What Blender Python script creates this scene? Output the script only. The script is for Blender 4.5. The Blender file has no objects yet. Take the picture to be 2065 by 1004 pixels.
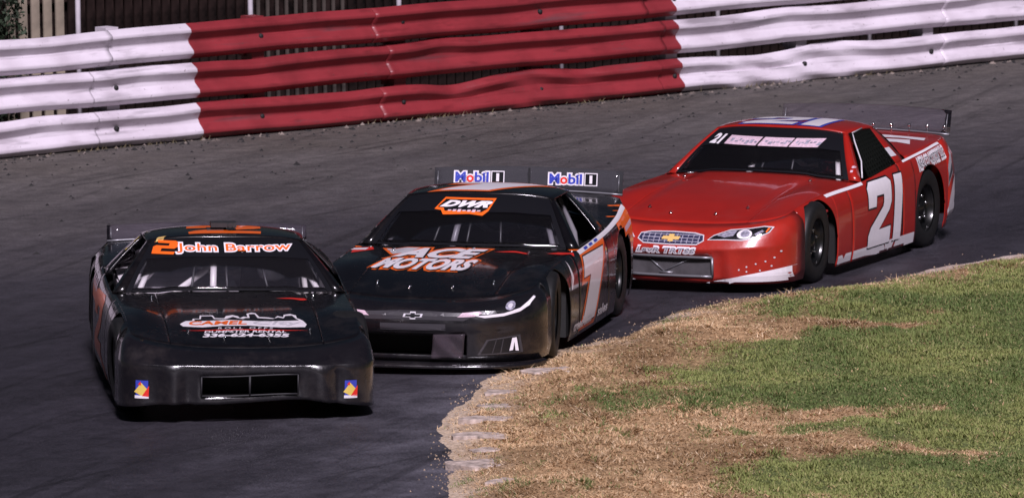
import bpy, bmesh, math, random
import numpy as np
from mathutils import Vector, Matrix
from mathutils.bvhtree import BVHTree

random.seed(7); rng = np.random.default_rng(7)
S = bpy.context.scene
COL = S.collection

# ------------------------------------------------------------------ camera
CAM_H, PITCH, ROLL, FPX = 8.437, 0.1195, -0.0129, 16257.6
cam = bpy.data.cameras.new('camera'); cam_o = bpy.data.objects.new('camera', cam); COL.objects.link(cam_o)
cam_o.matrix_world = (Matrix.Translation((0, 0, CAM_H)) @ Matrix.Rotation(math.pi/2 - PITCH, 4, 'X') @ Matrix.Rotation(ROLL, 4, 'Z'))
cam.sensor_fit = 'HORIZONTAL'; cam.sensor_width = 36; cam.lens = 36*FPX/2065
cam.clip_start = 1; cam.clip_end = 2000
cam.dof.use_dof = True; cam.dof.focus_distance = 63.5; cam.dof.aperture_fstop = 7
S.camera = cam_o
# ------------------------------------------------------------------ sky and the one sun (floodlit night: low sky, raking key light)
SUN_AZ, SUN_EL = math.radians(174), math.radians(42)
w = bpy.data.worlds.new('World'); S.world = w; w.use_nodes = True
nt = w.node_tree; bg = nt.nodes['Background']
sky = nt.nodes.new('ShaderNodeTexSky'); sky.sky_type = 'NISHITA'; sky.sun_disc = False
sky.sun_elevation = SUN_EL; sky.sun_rotation = SUN_AZ
nt.links.new(sky.outputs[0], bg.inputs[0]); bg.inputs[1].default_value = 0.007
sl = bpy.data.lights.new('sun', 'SUN'); so = bpy.data.objects.new('sun', sl); COL.objects.link(so)
sl.energy = 5.0; sl.angle = math.radians(9); sl.color = (.96, .87, 1.0)
sd = Vector((math.sin(SUN_AZ)*math.cos(SUN_EL), math.cos(SUN_AZ)*math.cos(SUN_EL), math.sin(SUN_EL)))
so.rotation_euler = sd.to_track_quat('Z', 'Y').to_euler(); so.location = (10, -20, 30)
S.view_settings.view_transform = 'Standard'; S.view_settings.look = 'None'
S.view_settings.exposure = 0.0; S.view_settings.gamma = 1.0
S.render.engine = 'CYCLES'
S.cycles.max_bounces = 6; S.cycles.transparent_max_bounces = 12; S.cycles.use_denoising = True

# ------------------------------------------------------------------ materials
def mat(name, col, rough=.5, metal=0., coat=0., coat_rough=.05, noise=0., nscale=30., bump=0., bscale=60., spec=.5, rvar=0., dirt=0.):
    m = bpy.data.materials.new(name); m.use_nodes = True
    n, l = m.node_tree.nodes, m.node_tree.links
    b = n['Principled BSDF']
    b.inputs['Base Color'].default_value = (*col, 1); b.inputs['Roughness'].default_value = rough
    b.inputs['Metallic'].default_value = metal; b.inputs['Coat Weight'].default_value = coat
    b.inputs['Coat Roughness'].default_value = coat_rough; b.inputs['Specular IOR Level'].default_value = spec
    tc = n.new('ShaderNodeTexCoord')
    if noise:
        t = n.new('ShaderNodeTexNoise'); t.inputs['Scale'].default_value = nscale; t.inputs['Detail'].default_value = 6
        l.new(tc.outputs['Object'], t.inputs['Vector'])
        r = n.new('ShaderNodeMapRange'); r.inputs[1].default_value = .3; r.inputs[2].default_value = .7
        r.inputs[3].default_value = 1-noise; r.inputs[4].default_value = 1+noise; l.new(t.outputs[0], r.inputs[0])
        mx = n.new('ShaderNodeMix'); mx.data_type = 'RGBA'; mx.blend_type = 'MULTIPLY'; mx.inputs[0].default_value = 1
        mx.inputs[6].default_value = (*col, 1); l.new(r.outputs[0], mx.inputs[7]); l.new(mx.outputs[2], b.inputs['Base Color'])
    if dirt:
        t = n.new('ShaderNodeTexNoise'); t.inputs['Scale'].default_value = 3.5; t.inputs['Detail'].default_value = 9; t.inputs['Roughness'].default_value = .72
        l.new(tc.outputs['Object'], t.inputs['Vector'])
        r = n.new('ShaderNodeMapRange'); r.inputs[1].default_value = .50; r.inputs[2].default_value = .78; r.inputs[4].default_value = dirt; l.new(t.outputs[0], r.inputs[0])
        mx = n.new('ShaderNodeMix'); mx.data_type = 'RGBA'; mx.inputs[7].default_value = (.16, .13, .12, 1)
        if b.inputs['Base Color'].is_linked: l.new(b.inputs['Base Color'].links[0].from_socket, mx.inputs[6])
        else: mx.inputs[6].default_value = (*col, 1)
        l.new(r.outputs[0], mx.inputs[0]); l.new(mx.outputs[2], b.inputs['Base Color'])
    if rvar:
        t = n.new('ShaderNodeTexNoise'); t.inputs['Scale'].default_value = 5; t.inputs['Detail'].default_value = 5
        l.new(tc.outputs['Object'], t.inputs['Vector'])
        r = n.new('ShaderNodeMapRange'); r.inputs[1].default_value = .3; r.inputs[2].default_value = .7
        r.inputs[3].default_value = max(.02, rough-rvar); r.inputs[4].default_value = rough+rvar
        l.new(t.outputs[0], r.inputs[0]); l.new(r.outputs[0], b.inputs['Roughness'])
    if bump:
        t = n.new('ShaderNodeTexNoise'); t.inputs['Scale'].default_value = bscale; t.inputs['Detail'].default_value = 4
        l.new(tc.outputs['Object'], t.inputs['Vector'])
        bp = n.new('ShaderNodeBump'); bp.inputs['Strength'].default_value = 1; bp.inputs['Distance'].default_value = bump
        l.new(t.outputs[0], bp.inputs['Height']); l.new(bp.outputs[0], b.inputs['Normal'])
    return m

def glass(name, tint, opaque=.06, col=(.3, .28, .34)):
    m = bpy.data.materials.new(name); m.use_nodes = True
    n, l = m.node_tree.nodes, m.node_tree.links
    for x in list(n):
        if x.type == 'BSDF_PRINCIPLED': n.remove(x)
    out = [x for x in n if x.type == 'OUTPUT_MATERIAL'][0]
    tr = n.new('ShaderNodeBsdfTransparent'); tr.inputs[0].default_value = (*tint, 1)
    df = n.new('ShaderNodeBsdfDiffuse'); df.inputs[0].default_value = (*col, 1)
    gl = n.new('ShaderNodeBsdfGlossy'); gl.inputs['Roughness'].default_value = .04
    fr = n.new('ShaderNodeFresnel'); fr.inputs[0].default_value = 1.4
    a = n.new('ShaderNodeMixShader'); a.inputs[0].default_value = opaque
    l.new(tr.outputs[0], a.inputs[1]); l.new(df.outputs[0], a.inputs[2])
    b = n.new('ShaderNodeMixShader'); l.new(fr.outputs[0], b.inputs[0]); l.new(a.outputs[0], b.inputs[1]); l.new(gl.outputs[0], b.inputs[2])
    l.new(b.outputs[0], out.inputs[0])
    return m

M = dict(
    black_paint=mat('black_paint', (.0045, .004, .005), .28, spec=.35, coat=.75, coat_rough=.07, bump=.0016, bscale=3, rvar=.08, dirt=.10),
    black_plastic=mat('black_plastic', (.008, .007, .009), .32, spec=.4, coat=.9, coat_rough=.14, bump=.016, bscale=5, rvar=.12, dirt=.14),
    red_paint=mat('red_paint', (.34, .015, .010), .3, spec=.3, coat=.7, coat_rough=.06, noise=.06, nscale=5, bump=.0016, bscale=3.5, dirt=.10),
    red_plastic=mat('red_plastic', (.37, .020, .012), .38, coat=.7, coat_rough=.16, noise=.10, nscale=6, bump=.010, bscale=4, dirt=.15),
    rubber=mat('rubber', (.007, .007, .0075), .55, noise=.3, nscale=25, bump=.0008, bscale=90),
    rim_black=mat('rim_black', (.004, .004, .004), .3, coat=.5),
    chrome=mat('chrome', (.75, .75, .78), .12, metal=1),
    steel=mat('steel', (.25, .25, .27), .4, metal=.6),
    dark=mat('dark_void', (.006, .006, .006), .8),
    chassis=mat('chassis_black', (.01, .01, .01), .7, noise=.2),
    cabin_grey=mat('cabin_grey', (.62, .58, .62), .5, noise=.2, nscale=6),
    cabin_dark=mat('cabin_dark', (.02, .02, .022), .6, noise=.2),
    cage_white=mat('cage_white', (.78, .74, .74), .35, coat=.3),
    cage_grey=mat('cage_grey', (.22, .21, .23), .35),
    cage_dark=mat('cage_dark', (.03, .03, .032), .4),
    seat=mat('seat_black', (.014, .014, .016), .5),
    net=mat('net_webbing', (.003, .004, .003), .9, spec=.1),
    glass=glass('windshield_lexan', (.97, .97, .98), .02),
    glass_dark=glass('windshield_dark', (.95, .95, .96), .010),
    lexan=glass('spoiler_lexan', (.96, .94, .98), .018, (.45, .40, .5)),
    lexan_grey=glass('spoiler_smoked', (.62, .61, .65), .30, (.12, .12, .13)),
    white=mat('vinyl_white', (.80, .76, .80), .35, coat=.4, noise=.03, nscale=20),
    orange=mat('vinyl_orange', (.85, .14, .015), .35, coat=.4, noise=.05, nscale=20),
    vblack=mat('vinyl_black', (.008, .008, .01), .3, coat=.4),
    vgrey=mat('vinyl_grey', (.045, .042, .048), .3, coat=.6),
    vred=mat('vinyl_red', (.72, .03, .02), .35, coat=.4),
    vblue=mat('vinyl_blue', (.04, .06, .42), .35, coat=.4),
    vblue_dark=mat('vinyl_navy', (.03, .03, .07), .3, coat=.5),
    vgrey_matte=mat('matte_dark_grey', (.02, .019, .022), .6),
    vgold=mat('vinyl_gold', (.72, .48, .16), .3, coat=.4),
    vyellow=mat('vinyl_yellow', (.75, .55, .12), .35, coat=.4),
    vpink=mat('vinyl_pink', (.62, .46, .54), .4, coat=.3, noise=.2, nscale=60),
    vsilver=mat('vinyl_silver', (.62, .60, .64), .3, coat=.5),
    vlens=mat('vinyl_lens', (.30, .29, .36), .2, coat=.8, noise=.5, nscale=40),
    suit=mat('driver_suit', (.02, .02, .025), .8), suit_red=mat('driver_suit_red', (.35, .02, .02), .8),
    helmet=mat('helmet_white', (.75, .73, .75), .2, coat=1), helmet_dark=mat('helmet_dark', (.03, .03, .035), .25, coat=1),
    visor=mat('visor', (.01, .01, .012), .08, coat=1), skin=mat('glove', (.03, .03, .03), .8),
)

# ------------------------------------------------------------------ mesh helpers
def link(name, verts, faces, m, parent=None, smooth=True, solid=0., mats=None, fmat=None):
    me = bpy.data.meshes.new(name); me.from_pydata([tuple(map(float, v)) for v in verts], [], [tuple(map(int, f)) for f in faces])
    for x in (mats or [m]): me.materials.append(x)
    if fmat is not None: me.polygons.foreach_set('material_index', fmat)
    if smooth: me.polygons.foreach_set('use_smooth', [True]*len(me.polygons))
    me.update()
    o = bpy.data.objects.new(name, me); COL.objects.link(o)
    if parent is not None: o.parent = parent
    if solid:
        md = o.modifiers.new('thickness', 'SOLIDIFY'); md.thickness = solid; md.offset = -1
    return o

def tag(o, label=None, cat=None, group=None, kind=None):
    for k, v in (('label', label), ('category', cat), ('group', group), ('kind', kind)):
        if v: o[k] = v
    return o

def empty(name, loc=(0, 0, 0), rz=0, parent=None):
    o = bpy.data.objects.new(name, None); COL.objects.link(o); o.location = loc; o.rotation_euler = (0, 0, rz)
    o.empty_display_size = .2
    if parent: o.parent = parent
    return o

def grid(P, flip=False):
    P = np.asarray(P, float); a, b = P.shape[:2]
    v = P.reshape(-1, 3); f = []
    for i in range(a-1):
        for j in range(b-1):
            q = (i*b+j, (i+1)*b+j, (i+1)*b+j+1, i*b+j+1)
            f.append(q[::-1] if flip else q)
    return v, f

class MB:
    """collects simple solids into one mesh"""
    def __init__(s): s.v = []; s.f = []
    def add(s, v, f):
        k = len(s.v); s.v += [tuple(map(float, x)) for x in v]; s.f += [tuple(int(i)+k for i in q) for q in f]
    def box(s, lo, hi, taper=1.):
        x0, y0, z0 = lo; x1, y1, z1 = hi; cx, cy = (x0+x1)/2, (y0+y1)/2
        t = lambda x, c: c+(x-c)*taper
        s.add([(x0, y0, z0), (x1, y0, z0), (x1, y1, z0), (x0, y1, z0), (t(x0, cx), t(y0, cy), z1), (t(x1, cx), t(y0, cy), z1), (t(x1, cx), t(y1, cy), z1), (t(x0, cx), t(y1, cy), z1)],
              [(0, 3, 2, 1), (4, 5, 6, 7), (0, 1, 5, 4), (1, 2, 6, 5), (2, 3, 7, 6), (3, 0, 4, 7)])
    def tube(s, pts, r, n=8, r2=None):
        pts = [Vector(p) for p in pts]; rings = []
        for i, p in enumerate(pts):
            d = (pts[min(i+1, len(pts)-1)] - pts[max(i-1, 0)]).normalized()
            a = d.orthogonal().normalized(); b = d.cross(a)
            if i and rings:
                pa = (rings[-1][0]-pts[i-1]); a = (pa - d*pa.dot(d)).normalized(); b = d.cross(a)
            rr = r if r2 is None else r+(r2-r)*i/(len(pts)-1)
            rings.append([p + a*rr*math.cos(2*math.pi*k/n) + b*rr*math.sin(2*math.pi*k/n) for k in range(n)])
        v = [x for rg in rings for x in rg]; f = []
        for i in range(len(pts)-1):
            for k in range(n): f.append((i*n+k, i*n+(k+1) % n, (i+1)*n+(k+1) % n, (i+1)*n+k))
        f.append(tuple(range(n))[::-1]); f.append(tuple((len(pts)-1)*n+k for k in range(n)))
        s.add(v, f)
    def lathe(s, prof, n=32, axis='y', c=(0, 0, 0)):
        v = []; f = []
        for (r, h) in prof:
            for k in range(n):
                a = 2*math.pi*k/n; x, z = r*math.cos(a), r*math.sin(a)
                p = {'y': (x, h, z), 'z': (x, z, h), 'x': (h, x, z)}[axis]
                v.append((c[0]+p[0], c[1]+p[1], c[2]+p[2]))
        for i in range(len(prof)-1):
            for k in range(n): f.append((i*n+k, (i+1)*n+k, (i+1)*n+(k+1) % n, i*n+(k+1) % n))
        s.add(v, f)
    def build(s, name, m, parent=None, smooth=True, solid=0): return link(name, s.v, s.f, m, parent, smooth, solid)

def pch(xs, ys):
    """monotone cubic table"""
    xs = np.asarray(xs, float); ys = np.asarray(ys, float)
    if xs[0] > xs[-1]: xs, ys = xs[::-1], ys[::-1]
    h = np.diff(xs); d = np.diff(ys)/h; m = np.zeros_like(ys)
    for i in range(1, len(xs)-1):
        if d[i-1]*d[i] > 0:
            w1, w2 = 2*h[i]+h[i-1], h[i]+2*h[i-1]; m[i] = (w1+w2)/(w1/d[i-1]+w2/d[i])
    m[0], m[-1] = d[0], d[-1]
    def fn(x):
        x = np.clip(x, xs[0], xs[-1]); i = np.clip(np.searchsorted(xs, x)-1, 0, len(h)-1)
        t = (x-xs[i])/h[i]
        return (2*t**3-3*t**2+1)*ys[i]+(t**3-2*t**2+t)*h[i]*m[i]+(-2*t**3+3*t**2)*ys[i+1]+(t**3-t**2)*h[i]*m[i+1]
    return fn

# ------------------------------------------------------------------ setting: ground, track, infield
def value_noise(x, y, seed=0):
    x = np.asarray(x, float); y = np.asarray(y, float)
    def h(i, j):
        n = np.sin(i*127.1+j*311.7+seed*74.7)*43758.5453
        return n-np.floor(n)
    i, j = np.floor(x), np.floor(y); u, v = x-i, y-j
    u = u*u*(3-2*u); v = v*v*(3-2*v)
    return (h(i, j)*(1-u)+h(i+1, j)*u)*(1-v)+(h(i, j+1)*(1-u)+h(i+1, j+1)*u)*v
def fbm(x, y, seed=0, o=4):
    s = 0; a = .5
    for k in range(o): s = s+a*value_noise(x*2**k, y*2**k, seed+k*13); a *= .5
    return s/(1-.5**o)

WX = np.array([-4.99, -4.11, -3.10, -1.65, -.15, 1.75, 3.55, 5.56]); WY = np.array([78.28, 79.0, 79.6, 80.85, 82.1, 83.8, 85.35, 86.85])
WP = np.polyfit(WX, WY, 2)
wall_y = lambda x: np.polyval(WP, x)

def ground_material():
    m = mat('dark_soil', (.02, .018, .014), .95, noise=.5, nscale=3); return m
tag(link('ground', [(-600, -300, -.012), (600, -300, -.012), (600, 900, -.012), (-600, 900, -.012)], [(0, 1, 2, 3)], ground_material(), smooth=False), 'dark bare soil around and behind the race track', 'ground', kind='structure')

def asphalt():
    m = bpy.data.materials.new('asphalt'); m.use_nodes = True
    n, l = m.node_tree.nodes, m.node_tree.links; b = n['Principled BSDF']
    tc = n.new('ShaderNodeTexCoord')
    def noise(scale, detail=6, vec=None, rough=.6):
        t = n.new('ShaderNodeTexNoise'); t.inputs['Scale'].default_value = scale; t.inputs['Detail'].default_value = detail; t.inputs['Roughness'].default_value = rough
        l.new(vec or tc.outputs['Object'], t.inputs['Vector']); return t.outputs[0]
    def mr(v, a, b_, c, d):
        r = n.new('ShaderNodeMapRange'); r.inputs[1].default_value = a; r.inputs[2].default_value = b_; r.inputs[3].default_value = c; r.inputs[4].default_value = d
        l.new(v, r.inputs[0]); return r.outputs[0]
    def op(o, a, c):
        x = n.new('ShaderNodeMath'); x.operation = o
        for i, q in enumerate((a, c)):
            if isinstance(q, (int, float)): x.inputs[i].default_value = q
            else: l.new(q, x.inputs[i])
        return x.outputs[0]
    # distance from the wall, from a real per-vertex attribute
    at = n.new('ShaderNodeAttribute'); at.attribute_name = 'off_wall'
    off = op('ADD', at.outputs['Fac'], mr(noise(.6, 4), .3, .7, -1.0, 1.0))
    ramp = n.new('ShaderNodeValToRGB'); l.new(op('DIVIDE', off, 24.), ramp.inputs[0])
    e = ramp.color_ramp; e.elements[0].position = 0; e.elements[0].color = (.086, .075, .066, 1); e.elements[1].position = 1; e.elements[1].color = (.045, .042, .05, 1)
    for p, c in ((.10, (.088, .079, .076)), (.24, (.060, .054, .058)), (.36, (.036, .033, .040)), (.5, (.022, .020, .026)), (.68, (.022, .020, .026)), (.82, (.031, .029, .036))):
        k = e.elements.new(p); k.color = (*c, 1)
    # rubber streaks along the direction of travel
    mp = n.new('ShaderNodeMapping'); mp.vector_type = 'TEXTURE'; mp.inputs['Rotation'].default_value = (0, 0, math.radians(42)); mp.inputs['Scale'].default_value = (4.5, .6, 1)
    l.new(tc.outputs['Object'], mp.inputs[0])
    mp2 = n.new('ShaderNodeMapping'); mp2.vector_type = 'TEXTURE'; mp2.inputs['Rotation'].default_value = (0, 0, math.radians(70)); mp2.inputs['Scale'].default_value = (6, .45, 1)
    l.new(tc.outputs['Object'], mp2.inputs[0])
    st = op('MULTIPLY', mr(noise(1, 5, mp.outputs[0]), .35, .65, .86, 1.12), mr(noise(1, 5, mp2.outputs[0]), .35, .65, .82, 1.18))
    grain = mr(noise(60, 4), .3, .7, .45, 1.55); mid = mr(noise(5, 7), .3, .7, .70, 1.30)
    def marks(rot, sc, lo, hi, gain):
        mq = n.new('ShaderNodeMapping'); mq.vector_type = 'TEXTURE'; mq.inputs['Rotation'].default_value = (0, 0, math.radians(rot)); mq.inputs['Scale'].default_value = sc; l.new(tc.outputs['Object'], mq.inputs[0])
        return mr(noise(1, 2, mq.outputs[0]), lo, hi, 1, gain)
    v = op('MULTIPLY', op('MULTIPLY', st, grain), mid)
    v = op('MULTIPLY', v, marks(35, (.7, .03, 1), .71, .77, 1.7)); v = op('MULTIPLY', v, marks(58, (5, .14, 1), .60, .70, .62)); v = op('MULTIPLY', v, marks(74, (7, .2, 1), .60, .70, .66))
    mx = n.new('ShaderNodeMix'); mx.data_type = 'RGBA'; mx.blend_type = 'MULTIPLY'; mx.inputs[0].default_value = 1
    ag = n.new('ShaderNodeAttribute'); ag.attribute_name = 'dust'
    dm = n.new('ShaderNodeMix'); dm.data_type = 'RGBA'; dm.inputs[7].default_value = (.115, .110, .130, 1); l.new(ramp.outputs[0], dm.inputs[6])
    l.new(op('MULTIPLY', ag.outputs['Fac'], mr(noise(1.6, 6), .35, .62, .25, 1.0)), dm.inputs[0])
    l.new(dm.outputs[2], mx.inputs[6]); l.new(v, mx.inputs[7]); l.new(mx.outputs[2], b.inputs['Base Color'])
    b.inputs['Specular IOR Level'].default_value = .35
    l.new(mr(at.outputs['Fac'], 4., 11., .85, .52), b.inputs['Roughness'])
    bp = n.new('ShaderNodeBump'); bp.inputs['Distance'].default_value = .006; l.new(noise(70, 4), bp.inputs['Height']); l.new(bp.outputs[0], b.inputs['Normal'])
    return m
EDGE = np.array([(2.0, 46), (.9, 50), (.1, 53), (-.38, 55.0), (-.52, 56.3), (-.55, 57.6), (-.53, 59.0), (-.42, 60.6), (-.27, 61.7), (.02, 62.6), (.36, 63.45), (.95, 64.7), (1.52, 66.2), (2.1, 66.85), (2.8, 67.3), (3.7, 68.6), (4.45, 69.45), (6.5, 72), (9.5, 75.5), (14, 79)])
def edge_dist(x, y):
    """signed distance inside the infield (right of the edge line)"""
    x = np.asarray(x, float); y = np.asarray(y, float); best = np.full(x.shape, 1e9)
    for (ax, ay), (bx, by) in zip(EDGE[:-1], EDGE[1:]):
        dx, dy = bx-ax, by-ay; t = np.clip(((x-ax)*dx+(y-ay)*dy)/(dx*dx+dy*dy), 0, 1)
        d = np.hypot(x-ax-t*dx, y-ay-t*dy); s = np.sign((x-ax)*dy-(y-ay)*dx); s[s == 0] = 1
        k = d < np.abs(best); best = np.where(k, d*s, best)
    return best
def build_track():
    xs = np.concatenate([np.linspace(-30, -6, 13)[:-1], np.linspace(-6, 6, 81), np.linspace(6, 30, 13)[1:]]); ts = np.linspace(0, 1, 180)
    P = np.zeros((len(xs), len(ts), 3))
    for i, x in enumerate(xs):
        y1 = wall_y(np.clip(x, -14, 14)) + .25; P[i, :, 0] = x; P[i, :, 1] = y1+(20-y1)*ts; P[i, :, 2] = -.004
    v, f = grid(P, True); o = link('track', v, f, asphalt())
    d = (wall_y(np.clip(v[:, 0], -14, 14))-v[:, 1])*.80
    a = o.data.attributes.new('off_wall', 'FLOAT', 'POINT'); a.data.foreach_set('value', d.astype(np.float32))
    e = -edge_dist(v[:, 0], v[:, 1]); du = np.exp(-np.clip(e, 0, 9)/.9)*np.clip((64.5-v[:, 1])/3, 0.25, 1)*(v[:, 1] > 40)
    a = o.data.attributes.new('dust', 'FLOAT', 'POINT'); a.data.foreach_set('value', du.astype(np.float32))
    return tag(o, 'dark grey asphalt race track with rubbered racing line', 'track', kind='structure')
build_track()

def infield_d(x, y):
    return edge_dist(x, y) + (fbm(x*2.2, y*.9, 3)-.5)*.30 + (fbm(x*9, y*6, 5)-.5)*.10
def infield_z(d, x, y):
    return np.where(d < 0, d*.25, .055*(1-np.exp(-d/.35))) + np.where(d > .1, ((fbm(x*1.6, y*1.1, 9)-.5)*.16+(fbm(x*6, y*5, 19)-.5)*.05)*np.clip((d-.1)*1.5, 0, 1)+.045*np.clip((d-.25)/.8, 0, 1), 0) - .008
# turf patches: (x, y, rx, ry, +green / -straw), metres on the ground
PATCH = [(2.7, 62.3, 1.2, 1.6, 1.1), (3.2, 60.5, 1.6, 1.8, 1.1), (4.2, 65.5, 1.6, 2.6, 1.0), (2.3, 65.2, .8, 1.0, .7), (1.7, 61.3, .7, .7, .9), (3.6, 57.8, 1.8, .8, 1.1),
         (2.4, 56.2, 1.3, .7, .9), (3.3, 55.4, 1.6, .7, 1.0), (1.3, 59.9, .8, .6, .55), (.6, 60.6, .5, .35, .4), (.35, 60.0, .4, .4, .45), (.3, 55.6, .5, .25, .35),
         (1.5, 57.2, 1.1, .7, -.9), (2.6, 57.6, .9, .45, -.7), (3.2, 57.1, .7, .3, -.8), (2.35, 64.2, .7, .35, -.8), (2.2, 63.2, .6, .4, -.6), (3.5, 65.0, .35, .22, -1.1), (3.15, 64.3, .4, .22, -1.1), (4.3, 65.6, .5, .6, -.5), (3.0, 59.2, .9, .4, -.5), (2.2, 59.0, .7, .5, -.6)]
def green_mask(x, y, d):
    g = np.clip((d-1.5)/1.6, 0, 1)*.55 - .1
    for (cx, cy, rx, ry, k) in PATCH:
        g = g+k*np.exp(-(((x-cx)/rx)**2+((y-cy)/ry)**2)*1.3)
    g = g+np.clip((x-1.6)/2.2, 0, 1)*.35+(fbm(x*1.6, y*.6, 21)-.5)*1.3+(fbm(x*6, y*2.2, 22)-.5)*1.0
    return np.clip((g-.18)/.62, 0, 1)

def soil():
    m = bpy.data.materials.new('infield_soil'); m.use_nodes = True
    n, l = m.node_tree.nodes, m.node_tree.links; b = n['Principled BSDF']; b.inputs['Roughness'].default_value = .95; b.inputs['Specular IOR Level'].default_value = .1
    a = n.new('ShaderNodeAttribute'); a.attribute_name = 'tint'
    tc = n.new('ShaderNodeTexCoord'); t = n.new('ShaderNodeTexNoise'); t.inputs['Scale'].default_value = 25; t.inputs['Detail'].default_value = 7
    l.new(tc.outputs['Object'], t.inputs['Vector'])
    r = n.new('ShaderNodeMapRange'); r.inputs[1].default_value = .3; r.inputs[2].default_value = .7; r.inputs[3].default_value = .6; r.inputs[4].default_value = 1.4; l.new(t.outputs[0], r.inputs[0])
    mx = n.new('ShaderNodeMix'); mx.data_type = 'RGBA'; mx.blend_type = 'MULTIPLY'; mx.inputs[0].default_value = 1
    l.new(a.outputs['Color'], mx.inputs[6]); l.new(r.outputs[0], mx.inputs[7]); l.new(mx.outputs[2], b.inputs['Base Color'])
    bp = n.new('ShaderNodeBump'); bp.inputs['Distance'].default_value = .02; l.new(t.outputs[0], bp.inputs['Height']); l.new(bp.outputs[0], b.inputs['Normal'])
    return m
def set_color(me, name, c):
    a = me.attributes.new(name, 'FLOAT_COLOR', 'POINT'); a.data.foreach_set('color', np.concatenate([c, np.ones((len(c), 1))], 1).astype(np.float32).ravel())
def lerp(a, b, t): return np.asarray(a)*(1-t)+np.asarray(b)*t
def build_infield():
    xs = np.arange(-1.4, 9.0, .06); ys = np.arange(51.0, 75.0, .075)
    X, Y = np.meshgrid(xs, ys, indexing='ij'); D = infield_d(X, Y); Z = infield_z(D, X, Y)
    keep = D > -.25
    P = np.stack([X, Y, Z], -1); v, f = grid(P)
    kf = keep.ravel(); f = [q for q in f if all(kf[i] for i in q)]
    d = D.ravel(); g = green_mask(v[:, 0], v[:, 1], d)[:, None]; pn = fbm(v[:, 0]*1.6, v[:, 1]*3.2, 31)
    c = lerp((.33, .215, .115), (.10, .12, .045), g); c = c*(.7+.6*fbm(v[:, 0]*2.0, v[:, 1]*1.1, 81))[:, None]
    pale = np.clip((pn-.46)/.16, 0, 1)*np.clip(1-np.abs(d-.12)/.45, 0, 1)
    c = lerp(c, (.55, .45, .36), pale[:, None]*.8)
    far = np.clip((v[:, 1]-61.8)/1.2, 0, 1)
    tip = np.clip(1-d/.5, 0, 1)*(1-far); c = lerp(c, (.56, .45, .34), tip[:, None]*.75)
    dark = np.clip(1-d/.30, 0, 1)*(1-pale*.6)*far
    c = lerp(c, (.085, .068, .05), dark[:, None]*.85)
    sand = np.exp(-((v[:, 0]-4.2)/.9)**2)*np.clip(1-np.abs(d-.05)/.38, 0, 1)*np.clip(.3+1.6*fbm(v[:, 0]*5, v[:, 1]*5, 44)-.35, 0, 1); c = lerp(c, (.62, .52, .47), sand[:, None]*.9)
    used = sorted({i for q in f for i in q}); idx = {k: i for i, k in enumerate(used)}
    o = link('infield', v[used], [tuple(idx[i] for i in q) for q in f], soil())
    set_color(o.data, 'tint', c[used])
    tag(o, 'brown dirt and turf of the infield inside the corner', 'infield', kind='structure')
    # outer rest of the infield, out of the picture
    tag(link('infield_outer', [(9.0, 51, .03), (60, 51, .03), (60, 75, .03), (9.0, 75, .03)], [(0, 1, 2, 3)], mat('turf_far', (.10, .12, .04), .95, noise=.4, nscale=4), smooth=False), 'flat turf continuing beyond the infield corner', 'infield', kind='structure')
build_infield()

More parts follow.
